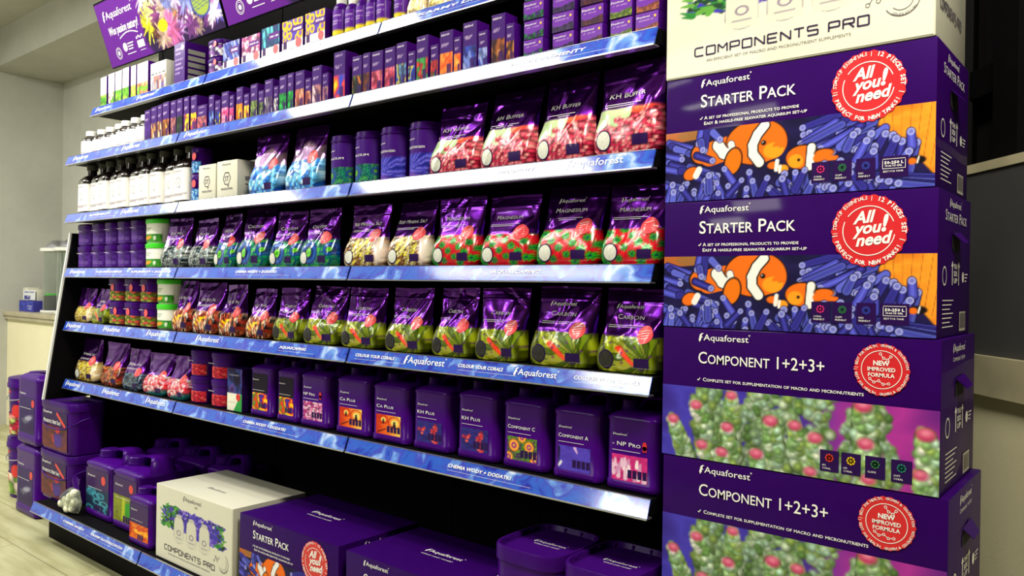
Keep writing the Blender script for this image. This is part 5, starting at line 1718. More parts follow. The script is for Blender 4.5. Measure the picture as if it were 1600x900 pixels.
YEL = lambda u, v: art_rings(u, v, 1.0, P_((60, 50, 170), (90, 60, 190), (70, 40, 150)), [(1, rgb(236, 206, 20)), (0.62, rgb(190, 120, 30)), (0.4, rgb(110, 90, 190))],
                             [(0.12, 0.9, 0.15), (0.35, 0.82, 0.13), (0.15, 0.62, 0.12), (0.36, 0.5, 0.12), (0.66, 0.95, 0.15), (0.85, 0.9, 0.14), (0.88, 0.5, 0.16), (0.72, 0.4, 0.1), (0.12, 0.42, 0.09)], 3)
for i, (a, b, H, pal, box, lab) in enumerate([
        (-1.928, -1.812, .108, 'deepblue', (.45, .95, .55, .80), 'square carton with violet blue coral art and red disc, leftmost of five bright cartons'),
        (-1.801, -1.679, .105, lambda u, v: art_cells(u, v, 1, P_((190, 80, 140), (230, 150, 190), (130, 40, 100), (240, 200, 220)), 7, 3, .4), (.42, .97, .58, .80), 'square carton with pink coral art and red disc on the top shelf'),
        (-1.673, -1.560, .113, lambda u, v: art_stripes(u, v, 1, P_((40, 150, 170), (90, 200, 210), (20, 90, 130), (30, 60, 110)), 8, 4, .1, .4), (.40, .98, .55, .78), 'square carton with teal blue coral art and red disc on the top shelf'),
        (-1.548, -1.424, .112, YEL, (.48, .98, .58, .78), 'square carton with yellow polyp art and red disc, nearer the teal carton'),
        (-1.416, -1.304, .114, YEL, (.48, .98, .60, .80), 'square carton with yellow polyp art and red disc, beside the bottles')]):
    t = carton('picture_carton', lab, 'carton', a, b, F1, zs(1), H, 0.06, 'plain', 'bright square cartons on the top shelf', seed=i, front=bright_front(pal, box, i), nx=40, nz=40)
    T = Txt(); T.disc((b - a) * 0.29, H * 0.24, (b - a) * 0.135, n=24); s = T.build('round_seal', 'salmon_ink', t, y=-0.0014)
YL = lambda u, v: dashes(art_smooth(u, v, 1, P_((84, 30, 140), (100, 44, 160)), 3, 2) * sstep(0.22, 0.3, v)[:, None] + rgb(220, 200, 30) * (1 - sstep(0.22, 0.3, v))[:, None], u, v, [(0.8, .03, .7), (0.6, .02, .7), (0.5, .02, .6)], 0.32)
for i, (cx, r, H, nm, lab) in enumerate([
        (-1.256, .028, .142, 'white', 'purple bottle with tall white cap and clear neck, first of the top shelf bottles'),
        (-1.194, .025, .125, 'white', 'purple bottle with white cap and yellow label foot, second of the top shelf bottles'),
        (-1.142, .022, .125, 'brown', 'slim purple bottle with brown cap, third of the top shelf bottles'),
        (-1.093, .022, .125, 'brown', 'slim purple bottle with brown cap, fourth of the top shelf bottles'),
        (-1.042, .023, .120, 'purple', 'purple bottle with purple cap, last one of the middle bay top shelf'),
        (-0.962, .023, .120, 'purple', 'purple bottle with purple cap, first one of the right bay top shelf')]):
    bottle(lab, cx, F1, zs(1), r, H, 'bottles on the top shelf', labz=(0.04, 0.66), p=2.0, cap_r=0.62, cap_h=0.22, round_icon=False, body='purple_plastic', lab=YL,
           capm={'white': 'white_plastic', 'brown': M.setdefault('brown_cap', mat_plain('amber_brown_cap', (120, 84, 44), 0.35)), 'purple': 'purple_lid'}[nm])
pouch('small pale violet pouch with straw coloured base on the right bay top shelf', -0.925, -0.845, F1, zs(1), .125, 'salt', 'pouches on the top shelf', seed=51, nu=20, nv=26, seal=False, t0=0.02, icons=False)
pouch('small purple pouch with straw coloured base nearest the right end of the top shelf', -0.835, -0.755, F1, zs(1), .125, 'salt', 'pouches on the top shelf', seed=52, nu=20, nv=26, seal=False, t0=0.02, icons=False)

# ---- second shelf: white capped bottles, slender cartons, small cartons
F2 = 0.024
NTH = ['first', 'second', 'third', 'fourth', 'fifth', 'sixth', 'seventh', 'eighth', 'ninth', 'tenth']
for i in range(7):
    front = i % 2 == 0
    bottle('small white capped dark bottle, %s from the left on second shelf' % NTH[i], -2.905 + i * 0.0865, F2 + (0.0 if i in (0, 4, 5, 6) else 0.012), zs(2), 0.039, [.113, .113, .114, .117, .119, .121, .121][i], 'small white capped bottles',
           labz=(0.03, 0.58), p=2.6, cap_r=0.60, cap_h=0.20, round_icon=False)
S2 = [(-2.326, -2.274, .126, 'plain', 'plain purple slender carton beside the white capped bottles'),
      (-2.272, -2.222, .132, 'sand', 'tall carton with sandy striped base, beside the plain purple one'),
      (-2.220, -2.182, .134, 'sand', 'narrow tall carton with sandy striped base, third of the slender cartons'),
      (-2.180, -2.127, .138, 'amber', 'tall carton with amber base near the left bay end of the second shelf'),
      (-2.118, -2.073, .136, 'rust', 'tall carton with dull rose base between amber and dark green ones'),
      (-2.071, -2.025, .137, 'darkgreen', 'tall carton with dark green base left of two yellow pink ones'),
      (-2.018, -1.977, .137, 'yellow', 'tall carton with yellow and pink base, left of two alike'),
      (-1.967, -1.922, .134, 'yellow', 'tall carton with yellow and pink base, right of two alike'),
      (-1.920, -1.851, .091, 'pinkish', 'short wide carton with dusty pink base after the yellow pink pair'),
      (-1.840, -1.803, .118, 'blue', 'tall carton with blue striped base, first of the middle bay'),
      (-1.798, -1.760, .094, 'blueyel', 'short carton with blue base and yellow spot'),
      (-1.755, -1.706, .117, 'pink', 'tall carton with bright pink base'),
      (-1.703, -1.672, .099, 'pink', 'short carton with bright pink base'),
      (-1.660, -1.617, .119, 'orange', 'tall carton with bright orange yellow base'),
      (-1.613, -1.578, .091, 'orange', 'short carton with bright orange yellow base'),
      (-1.573, -1.529, .117, 'olive', 'tall carton with olive striped base'),
      (-1.525, -1.491, .089, 'olive', 'short carton with olive striped base'),
      (-1.489, -1.440, .119, 'silver', 'tall carton with silvery grey base'),
      (-1.437, -1.408, .091, 'silver', 'short carton with silvery grey base'),
      (-1.406, -1.363, .119, 'green', 'tall carton with emerald green base, left of two'),
      (-1.361, -1.326, .121, 'green', 'narrower carton with emerald green base, right of two'),
      (-1.319, -1.269, .120, 'salmon', 'tall carton with salmon striped base'),
      (-1.266, -1.233, .090, 'salmon', 'short carton with salmon striped base'),
      (-1.231, -1.181, .121, 'violet', 'tall carton with violet speckled base'),
      (-1.179, -1.147, .092, 'violet', 'short carton with violet speckled base'),
      (-1.124, -1.067, .146, 'rainbow', 'tallest slender carton with red, yellow and blue splashed base'),
      (-1.037, -0.991, .118, 'greenshrimp', 'carton with dark green base and orange shrimp, just past the rail joint'),
      (-0.989, -0.954, .120, 'brown', 'carton with dark brown base beside the shrimp carton'),
      (-0.950, -0.899, .117, 'rose', 'carton with rose pink base, left of two alike'),
      (-0.893, -0.847, .118, 'rose', 'carton with rose pink base, right of two alike'),
      (-0.845, -0.800, .123, 'bluefish', 'tall carton with blue and yellow fish base'),
      (-0.796, -0.765, .091, 'bluefish', 'short carton with blue and yellow fish base'),
      (-0.763, -0.715, .126, 'redgreen', 'tall carton with red and green base'),
      (-0.708, -0.676, .093, 'redgreen', 'short carton with red and green base'),
      (-0.673, -0.622, .122, 'fire', 'tall carton with fiery orange base'),
      (-0.621, -0.593, .098, 'fire', 'short carton with fiery orange base'),
      (-0.589, -0.538, .129, 'deepblue', 'tall carton with feathery blue base'),
      (-0.535, -0.501, .097, 'deepblue', 'short carton with feathery blue base'),
      (-0.491, -0.443, .129, 'copper', 'tall carton with copper brown base beside the stacked cartons'),
      (-0.442, -0.413, .098, 'copper', 'short carton with copper brown base beside the stacked cartons')]
for i, (a, b, H, pal, lab) in enumerate(S2):
    if 'second shelf' not in lab and 'slender' not in lab:
        lab += ', second shelf'
    carton('slender_carton', lab, 'carton', a, b, F2, zs(2), H, 0.048 if H > .1 else 0.04, pal, 'slender cartons on the second shelf', va=(0.52 if H > .1 else 0.56), seed=i, logo=a > -1.05, gap=0.002)


def flat_front(k):
    pal = [P_((20, 60, 40), (60, 30, 110), (30, 110, 60)), P_((40, 30, 60), (60, 40, 90)), P_((90, 40, 40), (60, 30, 50)), P_((120, 140, 40), (80, 100, 40)), P_((120, 60, 50), (160, 90, 60))][k]

    def fn(u, v):
        a = art_cells(u, v, 1.6, pal, 6, k + 2, 0.3)
        m = sstep(0.32, 0.36, v + 0.06 * np.sin(u * 5))[:, None]
        return dashes(a * (1 - m) + rgb(104, 44, 158) * m, u, v, [(0.62, .03, .8)], 0.1, WHT, k, 0.4)
    return fn


CN = ['first', 'second', 'third', 'fourth', 'fifth']
RN = ['lowest', 'second lowest', 'third lowest', 'topmost']
for k, (a, b) in enumerate([(-.388, -.323), (-.301, -.234), (-.220, -.154), (-.140, -.078), (-.074, -.012)]):
    h = 0.046
    for r in range(4):
        t = carton('flat_carton', 'flat purple carton, %s in the %s stack from the left, second shelf' % (RN[r], CN[k]), 'carton', a, b, F2 + 0.002 * ((k + r) % 2), zs(2) + r * (h + 0.0006), h, 0.075, 'plain', 'flat cartons stacked on the second shelf', front=flat_front(k), nx=20, nz=16, gap=0.003, rz=0.03 * ((k * 3 + r) % 3 - 1))
        T = Txt(); W_ = b - a; T.logo(-W_ * .42, h * .74, W_ * .55); T.build('lettering', 'text_white', t)
        T = Txt(); T.disc(W_ * .33, h * .74, W_ * .05, n=10); T.build('gold_dot', M.setdefault('gold_ink', mat_plain('gold_ink', (214, 170, 60), 0.4)), t)

# ---- third shelf: big dark bottles, tubs, white cartons, pouches, jars
F3 = 0.024
for i, cx in enumerate([-2.915, -2.815, -2.717, -2.630, -2.537, -2.437, -2.345, -2.245, -2.155, -2.050]):
    bottle('tall dark bottle with white label, %s from the left on third shelf' % NTH[i], cx, F3 + [0.0, .012, 0, .012, 0, .01, 0, 0, .014, 0][i], zs(3), [.049, .048, .044, .043, .048, .048, .043, .049, .042, .056][i], 0.221, 'tall dark bottles on the third shelf',
           labz=(0.05, 0.60), p=4.5, cap_r=0.48, cap_h=0.11, capm='grey_cap')
BLU = lambda u, v: art_cells(u, v, 1.6, P_((80, 150, 220), (40, 90, 180), (150, 200, 236)), 5, 3, .4)
for k, lab in enumerate(['purple tub with light blue label between bottles and white cartons, lower of two', 'purple tub with light blue label between bottles and white cartons, upper of two']):
    square_tub(lab, -1.985, -1.905, F3, zs(3) + 0.1005 * k, 0.10, 'blue labelled tubs on the third shelf', BLU, p=2.2, seal=(0.25, 0.66, 0.014), pz=(.06, .48))
for i, (a, b, H, yo, lab) in enumerate([(-1.905, -1.785, .128, 0, 'small white carton with black hexagon mark, left of two on the third shelf'), (-1.780, -1.645, .131, 0, 'white carton with black hexagon mark beside the sky blue pouches'), (-1.80, -1.655, .15, 0.115, 'white carton half hidden behind the two hexagon cartons')]):
    t = thing('hexagon_carton', lab, 'carton', ((a + b) / 2, F3 + yo, zs(3)), 0, 'white hexagon cartons')
    W_ = b - a - 0.004
    mb = MB(); mb.add(*box_vf(-W_ / 2, W_ / 2, 0, 0.105, 0, H, 0.0015)); mb.build('carton_body', 'white_card', t)
    T = Txt(); q = W_ * 0.19; T.disc(0, H * 0.52, q, n=6, ri=q * .88); T.text('ST', 0, H * .52 - q * .35, q * .7, align='C'); T.disc(q * .35, H * .52 - q * 1.05, q * .14, n=8)
    T.text('REVOLUTION', 0, H * .22, H * .05, width=W_ * .55, align='C', bold=.02); T.logo(-W_ * .22, H * .88, W_ * .42); T.build('lettering', 'text_dark', t)
    T = Txt(); T.rect(.03, .07, .06, .075); T.rect(.03, .08, .045, .05); T.build('side_lettering', 'text_grey', t, face='+x', at=W_ / 2, y=-0.0008)
pouch('dark purple pouch with sky blue coral base, left of two beside the white cartons', -1.595, -1.420, F3, zs(3), .205, 'blue', 'sky blue pouches', seed=1, nu=36, nv=48, lean=.05)
pouch('dark purple pouch with sky blue coral base, right of two beside the green jars', -1.385, -1.208, F3, zs(3), .210, 'blue', 'sky blue pouches', seed=2, nu=36, nv=48, lean=.08)
for i, (cx, kd, ti, lab) in enumerate([(-1.116, A_calcium, 'CALCIUM', 'round purple jar with green and blue ring art, left of two'), (-1.001, A_calcium, 'CALCIUM', 'round purple jar with green and blue ring art, right of two'),
                                       (-0.887, A_jar_blue, 'DEIONIZATION RESIN', 'round purple jar with blue feathery art, left of two'), (-0.767, A_jar_blue, 'DEIONIZATION RESIN', 'round purple jar with blue feathery art beside the pink pouches')]):
    round_jar(lab, cx, F3 + 0.004, zs(3), .0495, .155, kd, ti, 'round jars on the third shelf', va=.42 if i < 2 else .5)
for i, (a, b, H, lab) in enumerate([(-.722, -.545, .190, 'purple pouch with pink coral base, leftmost of four, beside the blue jars'), (-.538, -.366, .207, 'purple pouch with pink coral base, second of four, glossiest top'),
                                    (-.358, -.192, .212, 'purple pouch with pink coral base, third of four, tallest'), (-.184, -.004, .206, 'purple pouch with pink coral base, fourth, at the right end of third shelf')]):
    pouch(lab, a, b, F3 - (0.010 if i == 3 else 0), zs(3) + (0.003 if i == 3 else 0), H, 'kh', 'pink coral pouches on the third shelf', 'KH Buffer', seed=10 + i, window='window_white', seal=False, logo=False, lean=[.10, .16, .10, .04][i], tw=.55, tz=.62, fold=1.1)

# ---- fourth shelf
F4 = 0.024
TUBL = lambda u, v: dashes(art_smooth(u, v, 1.2, P_((60, 24, 110), (84, 40, 140), (50, 20, 90)), 5, 2), u, v, [(0.85, .05, .6), (0.2, .03, .9), (0.35, .02, .9)], 0.1, rgb(150, 130, 180), 1, .5)
TX = [(-2.975, -2.832), (-2.826, -2.700), (-2.697, -2.582), (-2.579, -2.462), (-2.459, -2.352)]
for r in range(2):
    for k, (a, b) in enumerate(TX):
        square_tub('dark purple square tub, %s row, %s from the left on the fourth shelf' % (['lower', 'upper'][r], NTH[k]), a, b, F4, zs(4) + r * 0.0985, 0.098, 'purple square tubs on the fourth shelf', TUBL, p=4.0, D=0.13, texts=[('Aquaforest', -.7, .66, .045, .7)])


def GRN(u, v):
    c = np.tile(rgb(226, 228, 216), (len(u), 1))
    m = sstep(.44, .40, v)[:, None]
    g_ = art_smooth(u, v, 1.5, P_((30, 110, 30), (70, 160, 40), (40, 90, 40)), 4, 3)
    cv = Cv(u, v, 1.5, g_); cv.ell(.55, .22, .36, .10, rgb(226, 150, 50), rot=.15); cv.ell(1.15, .2, .1, .1, rgb(210, 220, 200))
    return dashes(c * (1 - m) + cv.c * m, u, v, [(.7, .03, .6), (.6, .02, .5)], .08, rgb(90, 120, 80), 1, .6)


for k, lab in enumerate(['white tub with green lid on the fourth shelf, lower of two', 'white tub with green lid on the fourth shelf, upper of two']):
    square_tub(lab, -2.345, -2.205, F4, zs(4) + 0.0985 * k, .098, 'white and green tubs on the fourth shelf', GRN, p=3.0, body='white_plastic', lid='green_plastic', lidh=.17, pz=(.04, .80), D=.13)
for i, (a, b, H, kd, ti, win, lab) in enumerate([
        (-2.200, -2.018, .192, 'mix', 'Zeo Mix', None, 'dark pouch with grey white pebble base, left of two, beside the green tubs'),
        (-1.993, -1.825, .180, 'mix', 'Zeo Mix', None, 'dark pouch with grey white pebble base, right of two'),
        (-1.810, -1.672, .190, 'calcium', 'Calcium', 'window_white', 'narrow pouch with green blue ring base, first of four on the fourth shelf'),
        (-1.664, -1.494, .205, 'calcium', 'Calcium', 'window_white', 'glossy pouch with green blue ring base, second of four on the fourth shelf'),
        (-1.466, -1.306, .184, 'calcium', 'Calcium', 'window_white', 'pouch with green blue ring base, third of four on the fourth shelf'),
        (-1.300, -1.128, .184, 'calcium', 'Calcium', 'window_white', 'pouch with green blue ring base, fourth, before the rail joint'),
        (-1.082, -.902, .184, 'mineral', 'Reef Mineral Salt', 'window_white', 'pouch with yellow olive coral base, left of two, duller one'),
        (-.888, -.718, .184, 'mineral', 'Reef Mineral Salt', 'window_white', 'pouch with yellow olive coral base, right of two, glossier one'),
        (-.706, -.538, .184, 'mag', 'Magnesium', 'window_white', 'pouch with green star polyps on red, first of four, darker top'),
        (-.533, -.356, .178, 'mag', 'Magnesium', 'window_white', 'pouch with green star polyps on red, second of four'),
        (-.352, -.170, .192, 'mag', 'Magnesium', 'window_white', 'pouch with green star polyps on red, third of four, brightest and tallest'),
        (-.166, .000, .182, 'mag', 'Magnesium', 'window_white', 'pouch with green star polyps on red, fourth, beside the box stack')]):
    pouch(lab, a, b, F4, zs(4), H, kd, 'pouches on the fourth shelf', ti, seed=30 + i, window=win, nu=40 if i < 6 else 52, nv=52 if i < 6 else 64, lean=[.02, .03, .04, .09, .05, .04, .05, .12, .04, .08, .17, .10][i], tw=.50 if len(ti) < 10 else .72, tz=.66, logo=i > 9)

# ---- fifth shelf
F5 = 0.024
PLM = lambda u, v: dashes(art_cells(u, v, 1.4, P_((120, 140, 40), (90, 110, 40), (170, 160, 60), (200, 80, 60)), 4, 4, .4), u, v, [], .1)
for i, (a, b, lab) in enumerate([(-2.985, -2.822, 'small dark pouch with olive yellow base, first on the fifth shelf'), (-2.815, -2.662, 'small dark pouch with olive yellow base, second on the fifth shelf')]):
    pouch(lab, a, b, F5, zs(5), .150, 'carbon' if i else 'salt', 'small olive pouches on the fifth shelf', 'Carbon' if i else None, seed=60 + i, nu=28, nv=36, lean=.03, t0=.03, tw=.4)
for r in range(2):
    for k, (a, b) in enumerate([(-2.655, -2.516), (-2.510, -2.378), (-2.373, -2.252)]):
        square_tub('purple tub with green picture label, %s row, %s of three on the fifth shelf' % (['lower', 'upper'][r], NTH[k]), a, b, F5, zs(5) + r * .0985, .098, 'purple picture tubs on the fifth shelf', PLM, p=4.0, D=.13, pz=(.05, .45), seal=(-.1 if (r + k) % 2 else .3, .60, .015), texts=[('Aquaforest', -.7, .70, .045, .6)])
for k, lab in enumerate(['white tub with green lid on the fifth shelf, lower of two', 'white tub with green lid on the fifth shelf, upper of two']):
    square_tub(lab, -2.245, -2.110, F5, zs(5) + .0985 * k, .098, 'white and green tubs on the fifth shelf', GRN, p=3.0, body='white_plastic', lid='green_plastic', lidh=.17, pz=(.04, .80), D=.13)
for i, (a, b, H, kd, ti, lab) in enumerate([
        (-2.105, -1.966, .190, 'life', 'Life Bio Fil', 'pouch with brown and cream stick base, first of four, beside green tub'),
        (-1.958, -1.782, .184, 'life', 'Life Bio Fil', 'pouch with brown and cream stick base, second of four'),
        (-1.776, -1.626, .178, 'life', 'Life Bio Fil', 'pouch with brown and cream stick base, third of four'),
        (-1.604, -1.460, .166, 'life', 'Life Bio Fil', 'pouch with brown and cream stick base, fourth, beside the olive petal pouches'),
        (-1.444, -1.284, .170, 'carbon', 'Carbon', 'pouch with olive petals and dark oval, first of eight on the fifth shelf'),
        (-1.279, -1.094, .178, 'carbon', 'Carbon', 'pouch with olive petals, second of eight, shiny crumpled top'),
        (-1.090, -.912, .176, 'carbon', 'Carbon', 'pouch with olive petals, third of eight, at the rail joint'),
        (-.893, -.717, .178, 'carbon', 'Carbon', 'pouch with olive petals, fourth of eight on the fifth shelf'),
        (-.704, -.549, .180, 'carbon', 'Carbon', 'pouch with olive petals, fifth of eight on the fifth shelf'),
        (-.546, -.386, .182, 'carbon', 'Carbon', 'pouch with olive petals, sixth of eight on the fifth shelf'),
        (-.368, -.178, .188, 'carbon', 'Carbon', 'wide pouch with olive petals, seventh of eight on the fifth shelf'),
        (-.174, .000, .186, 'carbon', 'Carbon', 'wide pouch with olive petals, eighth, beside the box stack')]):
    pouch(lab, a, b, F5, zs(5), H, kd, 'pouches on the fifth shelf', ti, seed=80 + i, window='window_black' if kd == 'carbon' else None, nu=36 if i < 5 else 52, nv=46 if i < 5 else 64, lean=[.02, .03, .02, .04, .04, .10, .05, .04, .05, .04, .09, .08][i], tw=.42 if kd == 'carbon' else .55, tz=.63, logo=i > 9, fold=1.1)

# ---- sixth shelf
F6 = 0.026
for i, (a, b, H, kd, ti, win, lab) in enumerate([
        (-2.985, -2.760, .185, 'salt', 'Reef Mineral Salt', 'window_white', 'dark pouch with yellow white base at the left end of the sixth shelf'),
        (-2.720, -2.535, .180, 'rock', None, None, 'dark pouch with orange brown rock base on the sixth shelf'),
        (-2.515, -2.348, .165, 'stone', 'Zeolith', None, 'dark pouch with slate blue stone base on the sixth shelf'),
        (-2.338, -2.145, .160, 'tonga', None, None, 'pouch with pink, red and white coral base, left of two'),
        (-2.138, -1.992, .160, 'tonga', None, None, 'pouch with pink, red and white coral base, right of two beside tubs')]):
    pouch(lab, a, b, F6, zs(6), H, kd, 'pouches on the sixth shelf', ti, seed=110 + i, window=win, nu=34, nv=44, lean=.03, tw=.6, fold=.9)
RED = lambda u, v: art_cells(u, v, 1.6, P_((206, 40, 60), (230, 80, 80), (170, 24, 50)), 5, 3, .35)
for k, (a, b) in enumerate([(-1.985, -1.862), (-1.845, -1.712)]):
    for r in range(2):
        square_tub('purple tub with red label, %s of the %s stack on the sixth shelf' % (['lower', 'upper'][r], ['left', 'right'][k]), a, b, F6, zs(6) + r * .0985, .098, 'red labelled tubs on the sixth shelf', RED, p=2.4, pz=(.06, .46), texts=[('Aquaforest', -.7, .56, .04, .6)])


def colour_front(u, v):
    a = art_smooth(u, v, .7, P_((30, 20, 60), (90, 60, 130), (40, 60, 130), (24, 16, 40)), 4, 3)
    m = sstep(.42, .40, v)[:, None]
    c = a * (1 - m) + rgb(226, 224, 204) * m
    g_ = sstep(.25, .2, v - .9 * (u - .7))[:, None] * m
    c = c * (1 - g_) + rgb(50, 150, 70) * g_
    return dashes(c, u, v, [(.85, .02, .8), (.26, .01, .6), (.2, .01, .6), (.14, .01, .5)], .1, rgb(170, 170, 170), 2, .6)


t = carton('picture_carton', 'carton with cream lower half, green corner and red dot on the sixth shelf', 'carton', -1.697, -1.600, F6, zs(6), .148, .06, 'plain', None, front=colour_front, nx=30, nz=40, body='icon')
T = Txt(); T.disc(.024, .05, .013, n=20); T.build('round_seal', 'red_ink', t)
CANS = [(-1.563, -1.425, .162, 'paint', 'Nano Plus Phos', rgb(24, 16, 34), 'purple jerrycan with black band over red yellow blue splash, left of two'),
        (-1.408, -1.284, .162, 'paint', 'Nano Plus Phos', rgb(24, 16, 34), 'purple jerrycan with black band over red yellow blue splash, right of two'),
        (-1.281, -1.130, .162, 'pinkcoral', 'NP Pro', None, 'purple jerrycan with pale pink coral label left of the rail joint'),
        (-1.102, -.942, .164, 'caplus', 'Ca Plus', None, 'purple jerrycan with orange red and yellow label, left of two'),
        (-.936, -.776, .160, 'caplus', 'Ca Plus', None, 'purple jerrycan with orange red and yellow label, right of two'),
        (-.766, -.618, .163, 'khplus', 'KH Plus', None, 'purple jerrycan with navy label and red coral, left of two'),
        (-.600, -.455, .167, 'khplus', 'KH Plus', None, 'purple jerrycan with navy label and red coral, right of two'),
        (-.444, -.299, .163, 'compc', 'Component C', None, 'purple jerrycan with green and orange ring label'),
        (-.289, -.145, .161, 'compa', 'Component A', None, 'purple jerrycan with plain violet picture label'),
        (-.140, .002, .164, 'nppro', '- NP Pro', None, 'purple jerrycan with magenta and white coral label, nearest the box stack')]
for i, (a, b, H, kd, ti, band, lab) in enumerate(CANS):
    t = jerrycan(lab, a, b, F6, zs(6), H, .19, 'jerrycans on the sixth shelf', lab_art(kd), ti if band is None else None, topband=band, lab=(.13, .48), gap=.010)
    if i in (2, 9):
        T = Txt(); T.disc(.034, H * .63, .006, n=12, rz=.010); T.rect(.029, .039, H * .63 - .012, H * .63); T.build('red_flask_mark', 'red_ink', t, y=.0006)

# ---- bottom shelf
Z7 = zs(7)
rect_bucket('square purple bucket with red ribbon on the bottom shelf, lower of two', -3.115, -2.775, -0.066, Z7, .212, .16, 'salt buckets on the bottom shelf', lab_art('reef'), 'Probiotic Reef Salt', p=8.0, band=True)
rect_bucket('square purple bucket with red ribbon stacked on another, upper of two', -3.115, -2.775, -0.064, Z7 + .2125, .225, .16, 'salt buckets on the bottom shelf', lab_art('reef'), 'Probiotic Reef Salt', p=8.0, band=True)
jerrycan('large purple jerrycan with teal ring label and red seal on the bottom shelf', -2.665, -2.412, -.052, Z7, .222, .25, 'large jerrycans on the bottom shelf', lab_art('teal'), None, lab=(.09, .54), seal=(.45, .72, .15), topband=rgb(58, 34, 84), lw=(-.86, .84))
jerrycan('large purple jerrycan with yellow green label and red seal on the bottom shelf', -2.405, -2.172, -.054, Z7, .228, .25, 'large jerrycans on the bottom shelf', lab_art('lime'), None, lab=(.09, .58), seal=(.45, .74, .15), topband=rgb(58, 34, 84), lw=(-.86, .84))
jerrycan('small purple jerrycan with fiery label in front, next to the white box', -2.160, -1.985, -.100, Z7, .170, .15, None, lab_art('ember'), None, lab=(.09, .46), topband=rgb(58, 34, 84), lw=(-.86, .84))
jerrycan('dark jerrycan behind the teal label one, only its top in view', -2.68, -2.43,   .212, Z7, .225, .18, 'jerrycans in the back row of the bottom shelf', lab_art('plainx'), None, logo=False)
jerrycan('dark jerrycan behind the yellow green label one, only its top in view', -2.42, -2.18,   .212, Z7, .225, .18, 'jerrycans in the back row of the bottom shelf', lab_art('plainx'), None, logo=False)
jerrycan('dark jerrycan in the back row behind the small one with fiery label', -2.17, -1.95,   .212, Z7, .225, .18, 'jerrycans in the back row of the bottom shelf', lab_art('plainx'), None, logo=False)
big_box('pro', 'white box with violet coral splash on the bottom shelf beside small jerrycan', -1.930, .497, -.105, Z7, .258, .275, 0, None)
big_box('starter', 'purple clownfish box on the bottom shelf beside the white box', -1.402, .490, -.100, Z7, .254, .30, 0, None, hi=False)
big_box('component', 'purple coral box on the bottom shelf between clownfish box and buckets', -.880, .480, -.100, Z7, .252, .28, 0, None, hi=False)
rect_bucket('tall purple bucket with sunken lid on the bottom shelf, farther of two', -.384, -.190, -.085, Z7, .378, .22, 'tall lidded buckets on the bottom shelf', lab_art('khplus'), None, name='lidded_bucket', ribbon=False, recess=True, lidtext=True, handle=False, p=4.5)
rect_bucket('tall purple bucket with sunken lid on the bottom shelf, beside the box stack', -.185, -.002, -.085, Z7, .378, .22, 'tall lidded buckets on the bottom shelf', lab_art('khplus'), None, name='lidded_bucket', ribbon=False, recess=True, lidtext=True, handle=False, p=4.5)
# clear bag of white balls leaning in front of the buckets
t = thing('bag_of_media', 'clear bag of white filter balls lying in front of the teal jerrycan', 'bag', (-2.712, -.089, Z7), 0)
rnd = random.Random(3)
mb = MB(); bm = bmesh.new(); bmesh.ops.create_icosphere(bm, subdivisions=2, radius=1.0); bm.verts.index_update()
SV = np.array([tuple(q.co) for q in bm.verts]); SF = [[q.index for q in f_.verts] for f_ in bm.faces]; bm.free()
for i in range(34):
    x = rnd.uniform(-.065, .065); zz = rnd.uniform(.016, .018 + max(0.0, .075 * (x + .08) / .14)); y = rnd.uniform(-.012, .012)
    mb.add(SV * rnd.uniform(.013, .018) + np.array([x, y, zz]), SF)
b_ = mb.build('white_balls', mat_plain('white_ceramic_balls', (222, 222, 196), .6), t); b_['kind'] = 'stuff'
V = SV * np.array([.088, .032, .055]); V[:, 2] = np.maximum(V[:, 2] * (1 + .6 * np.clip(V[:, 0] / .1, -1, 1)) + .048, .002); V[:, 1] += .005 + .004 * np.sin(V[:, 0] * 90)
mb = MB(); mb.add(V, SF)
mb.build('clear_film', 'clear', t, ang=60)
mb = MB(); X, Z = np.meshgrid(np.linspace(-.06, .06, 9), np.linspace(0, .05, 6)); x = X.ravel(); z = Z.ravel()
V = np.vstack([np.stack([.045 + x * .6, .012 + .006 * np.sin(x * 60 + z * 50), .10 + z], 1), np.stack([.045 + x * .6, .0145 + .006 * np.sin(x * 60 + z * 50), .10 + z], 1)])
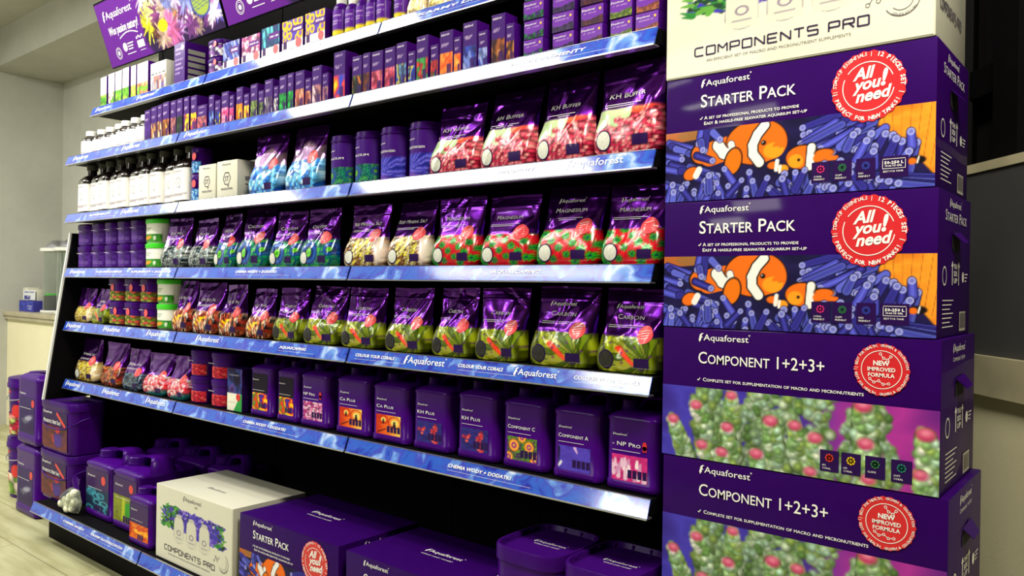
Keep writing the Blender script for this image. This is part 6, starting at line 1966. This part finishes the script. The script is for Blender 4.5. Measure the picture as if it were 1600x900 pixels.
mb.add(V, grid_faces(8, 5) + [[i + 54 for i in q] for q in grid_faces(8, 5, True)]); mb.build('header_card', 'purple_lid', t, label='purple header of the bag')

# ---- on the floor beyond the left end
for k, lab in enumerate(['tall purple drum with folded dark label standing on the floor, lower of two', 'tall purple drum with folded dark label, upper of two at the left end']):
    jerrycan(lab, -3.575 + .012 * k, -3.300 + .010 * k, -.006, .0005 + .3475 * k, .322, .23, 'purple drums on the floor', lab_art('fold'), None, lab=(.16, .70), name='drum', cat='drum', seal=(.50, .62, .14), gap=.004, hk=.22)
for k, (lab, kd) in enumerate([('round purple bucket with pale green label at the left frame edge, lower of two', 'aqua'), ('round purple bucket with pink red label at the left frame edge, upper of two', 'pinkred')]):
    R = .155
    t = thing('round_bucket', lab, 'bucket', (-3.838, .05, .314 * k), 0, 'round buckets at the left edge')
    mb = MB(); mb.add(*lathe([(0, R * .86), (.004, R * .89), (.27, R * .955)], 44, 0, R)); mb.build('bucket_body', 'purple_plastic', t)
    mb = MB(); mb.add(*lathe([(.262, R * .97), (.264, R), (.285, R), (.288, R * .985), (.312, R * .975), (.3135, R * .92)], 44, 0, R)); mb.build('lid', 'purple_lid', t)
    mb = MB(); wrap(mb, lab_art(kd), R * .90, R * .90, 2.0, .02, .13, 1.1, .002, 40, 20, cy=R, taper=.03); mb.build('printed_label', 'sticker', t)
    sf = lambda x, zz: R - np.sqrt(np.maximum((R * (.90 + .055 * zz / .27) + .001) ** 2 - x * x, 1e-8))
    T = Txt(); T.line(-.01, .245, .075, .195, .016); T.build('red_ribbon', 'red_ink', t, y=-.002, surf=sf)
    T = Txt(); T.disc(.055, .145, .033, n=30, wave=.03, nw=12); T.build('round_seal', 'red_ink', t, y=-.004, surf=sf)
    T = Txt(); T.logo(-.11, .225, .09); T.build('lettering', 'text_white', t, y=-.002, surf=sf)
    pth = [(R * 1.0 * math.sin(a_), R - R * 1.01 * math.cos(a_), .245 - .045 * math.cos(a_)) for a_ in np.linspace(-PI / 2, PI / 2, 21)]
    mb = MB(); mb.add(*tube(pth, .003, 8)); mb.build('bail_handle', 'chrome', t, ang=60)
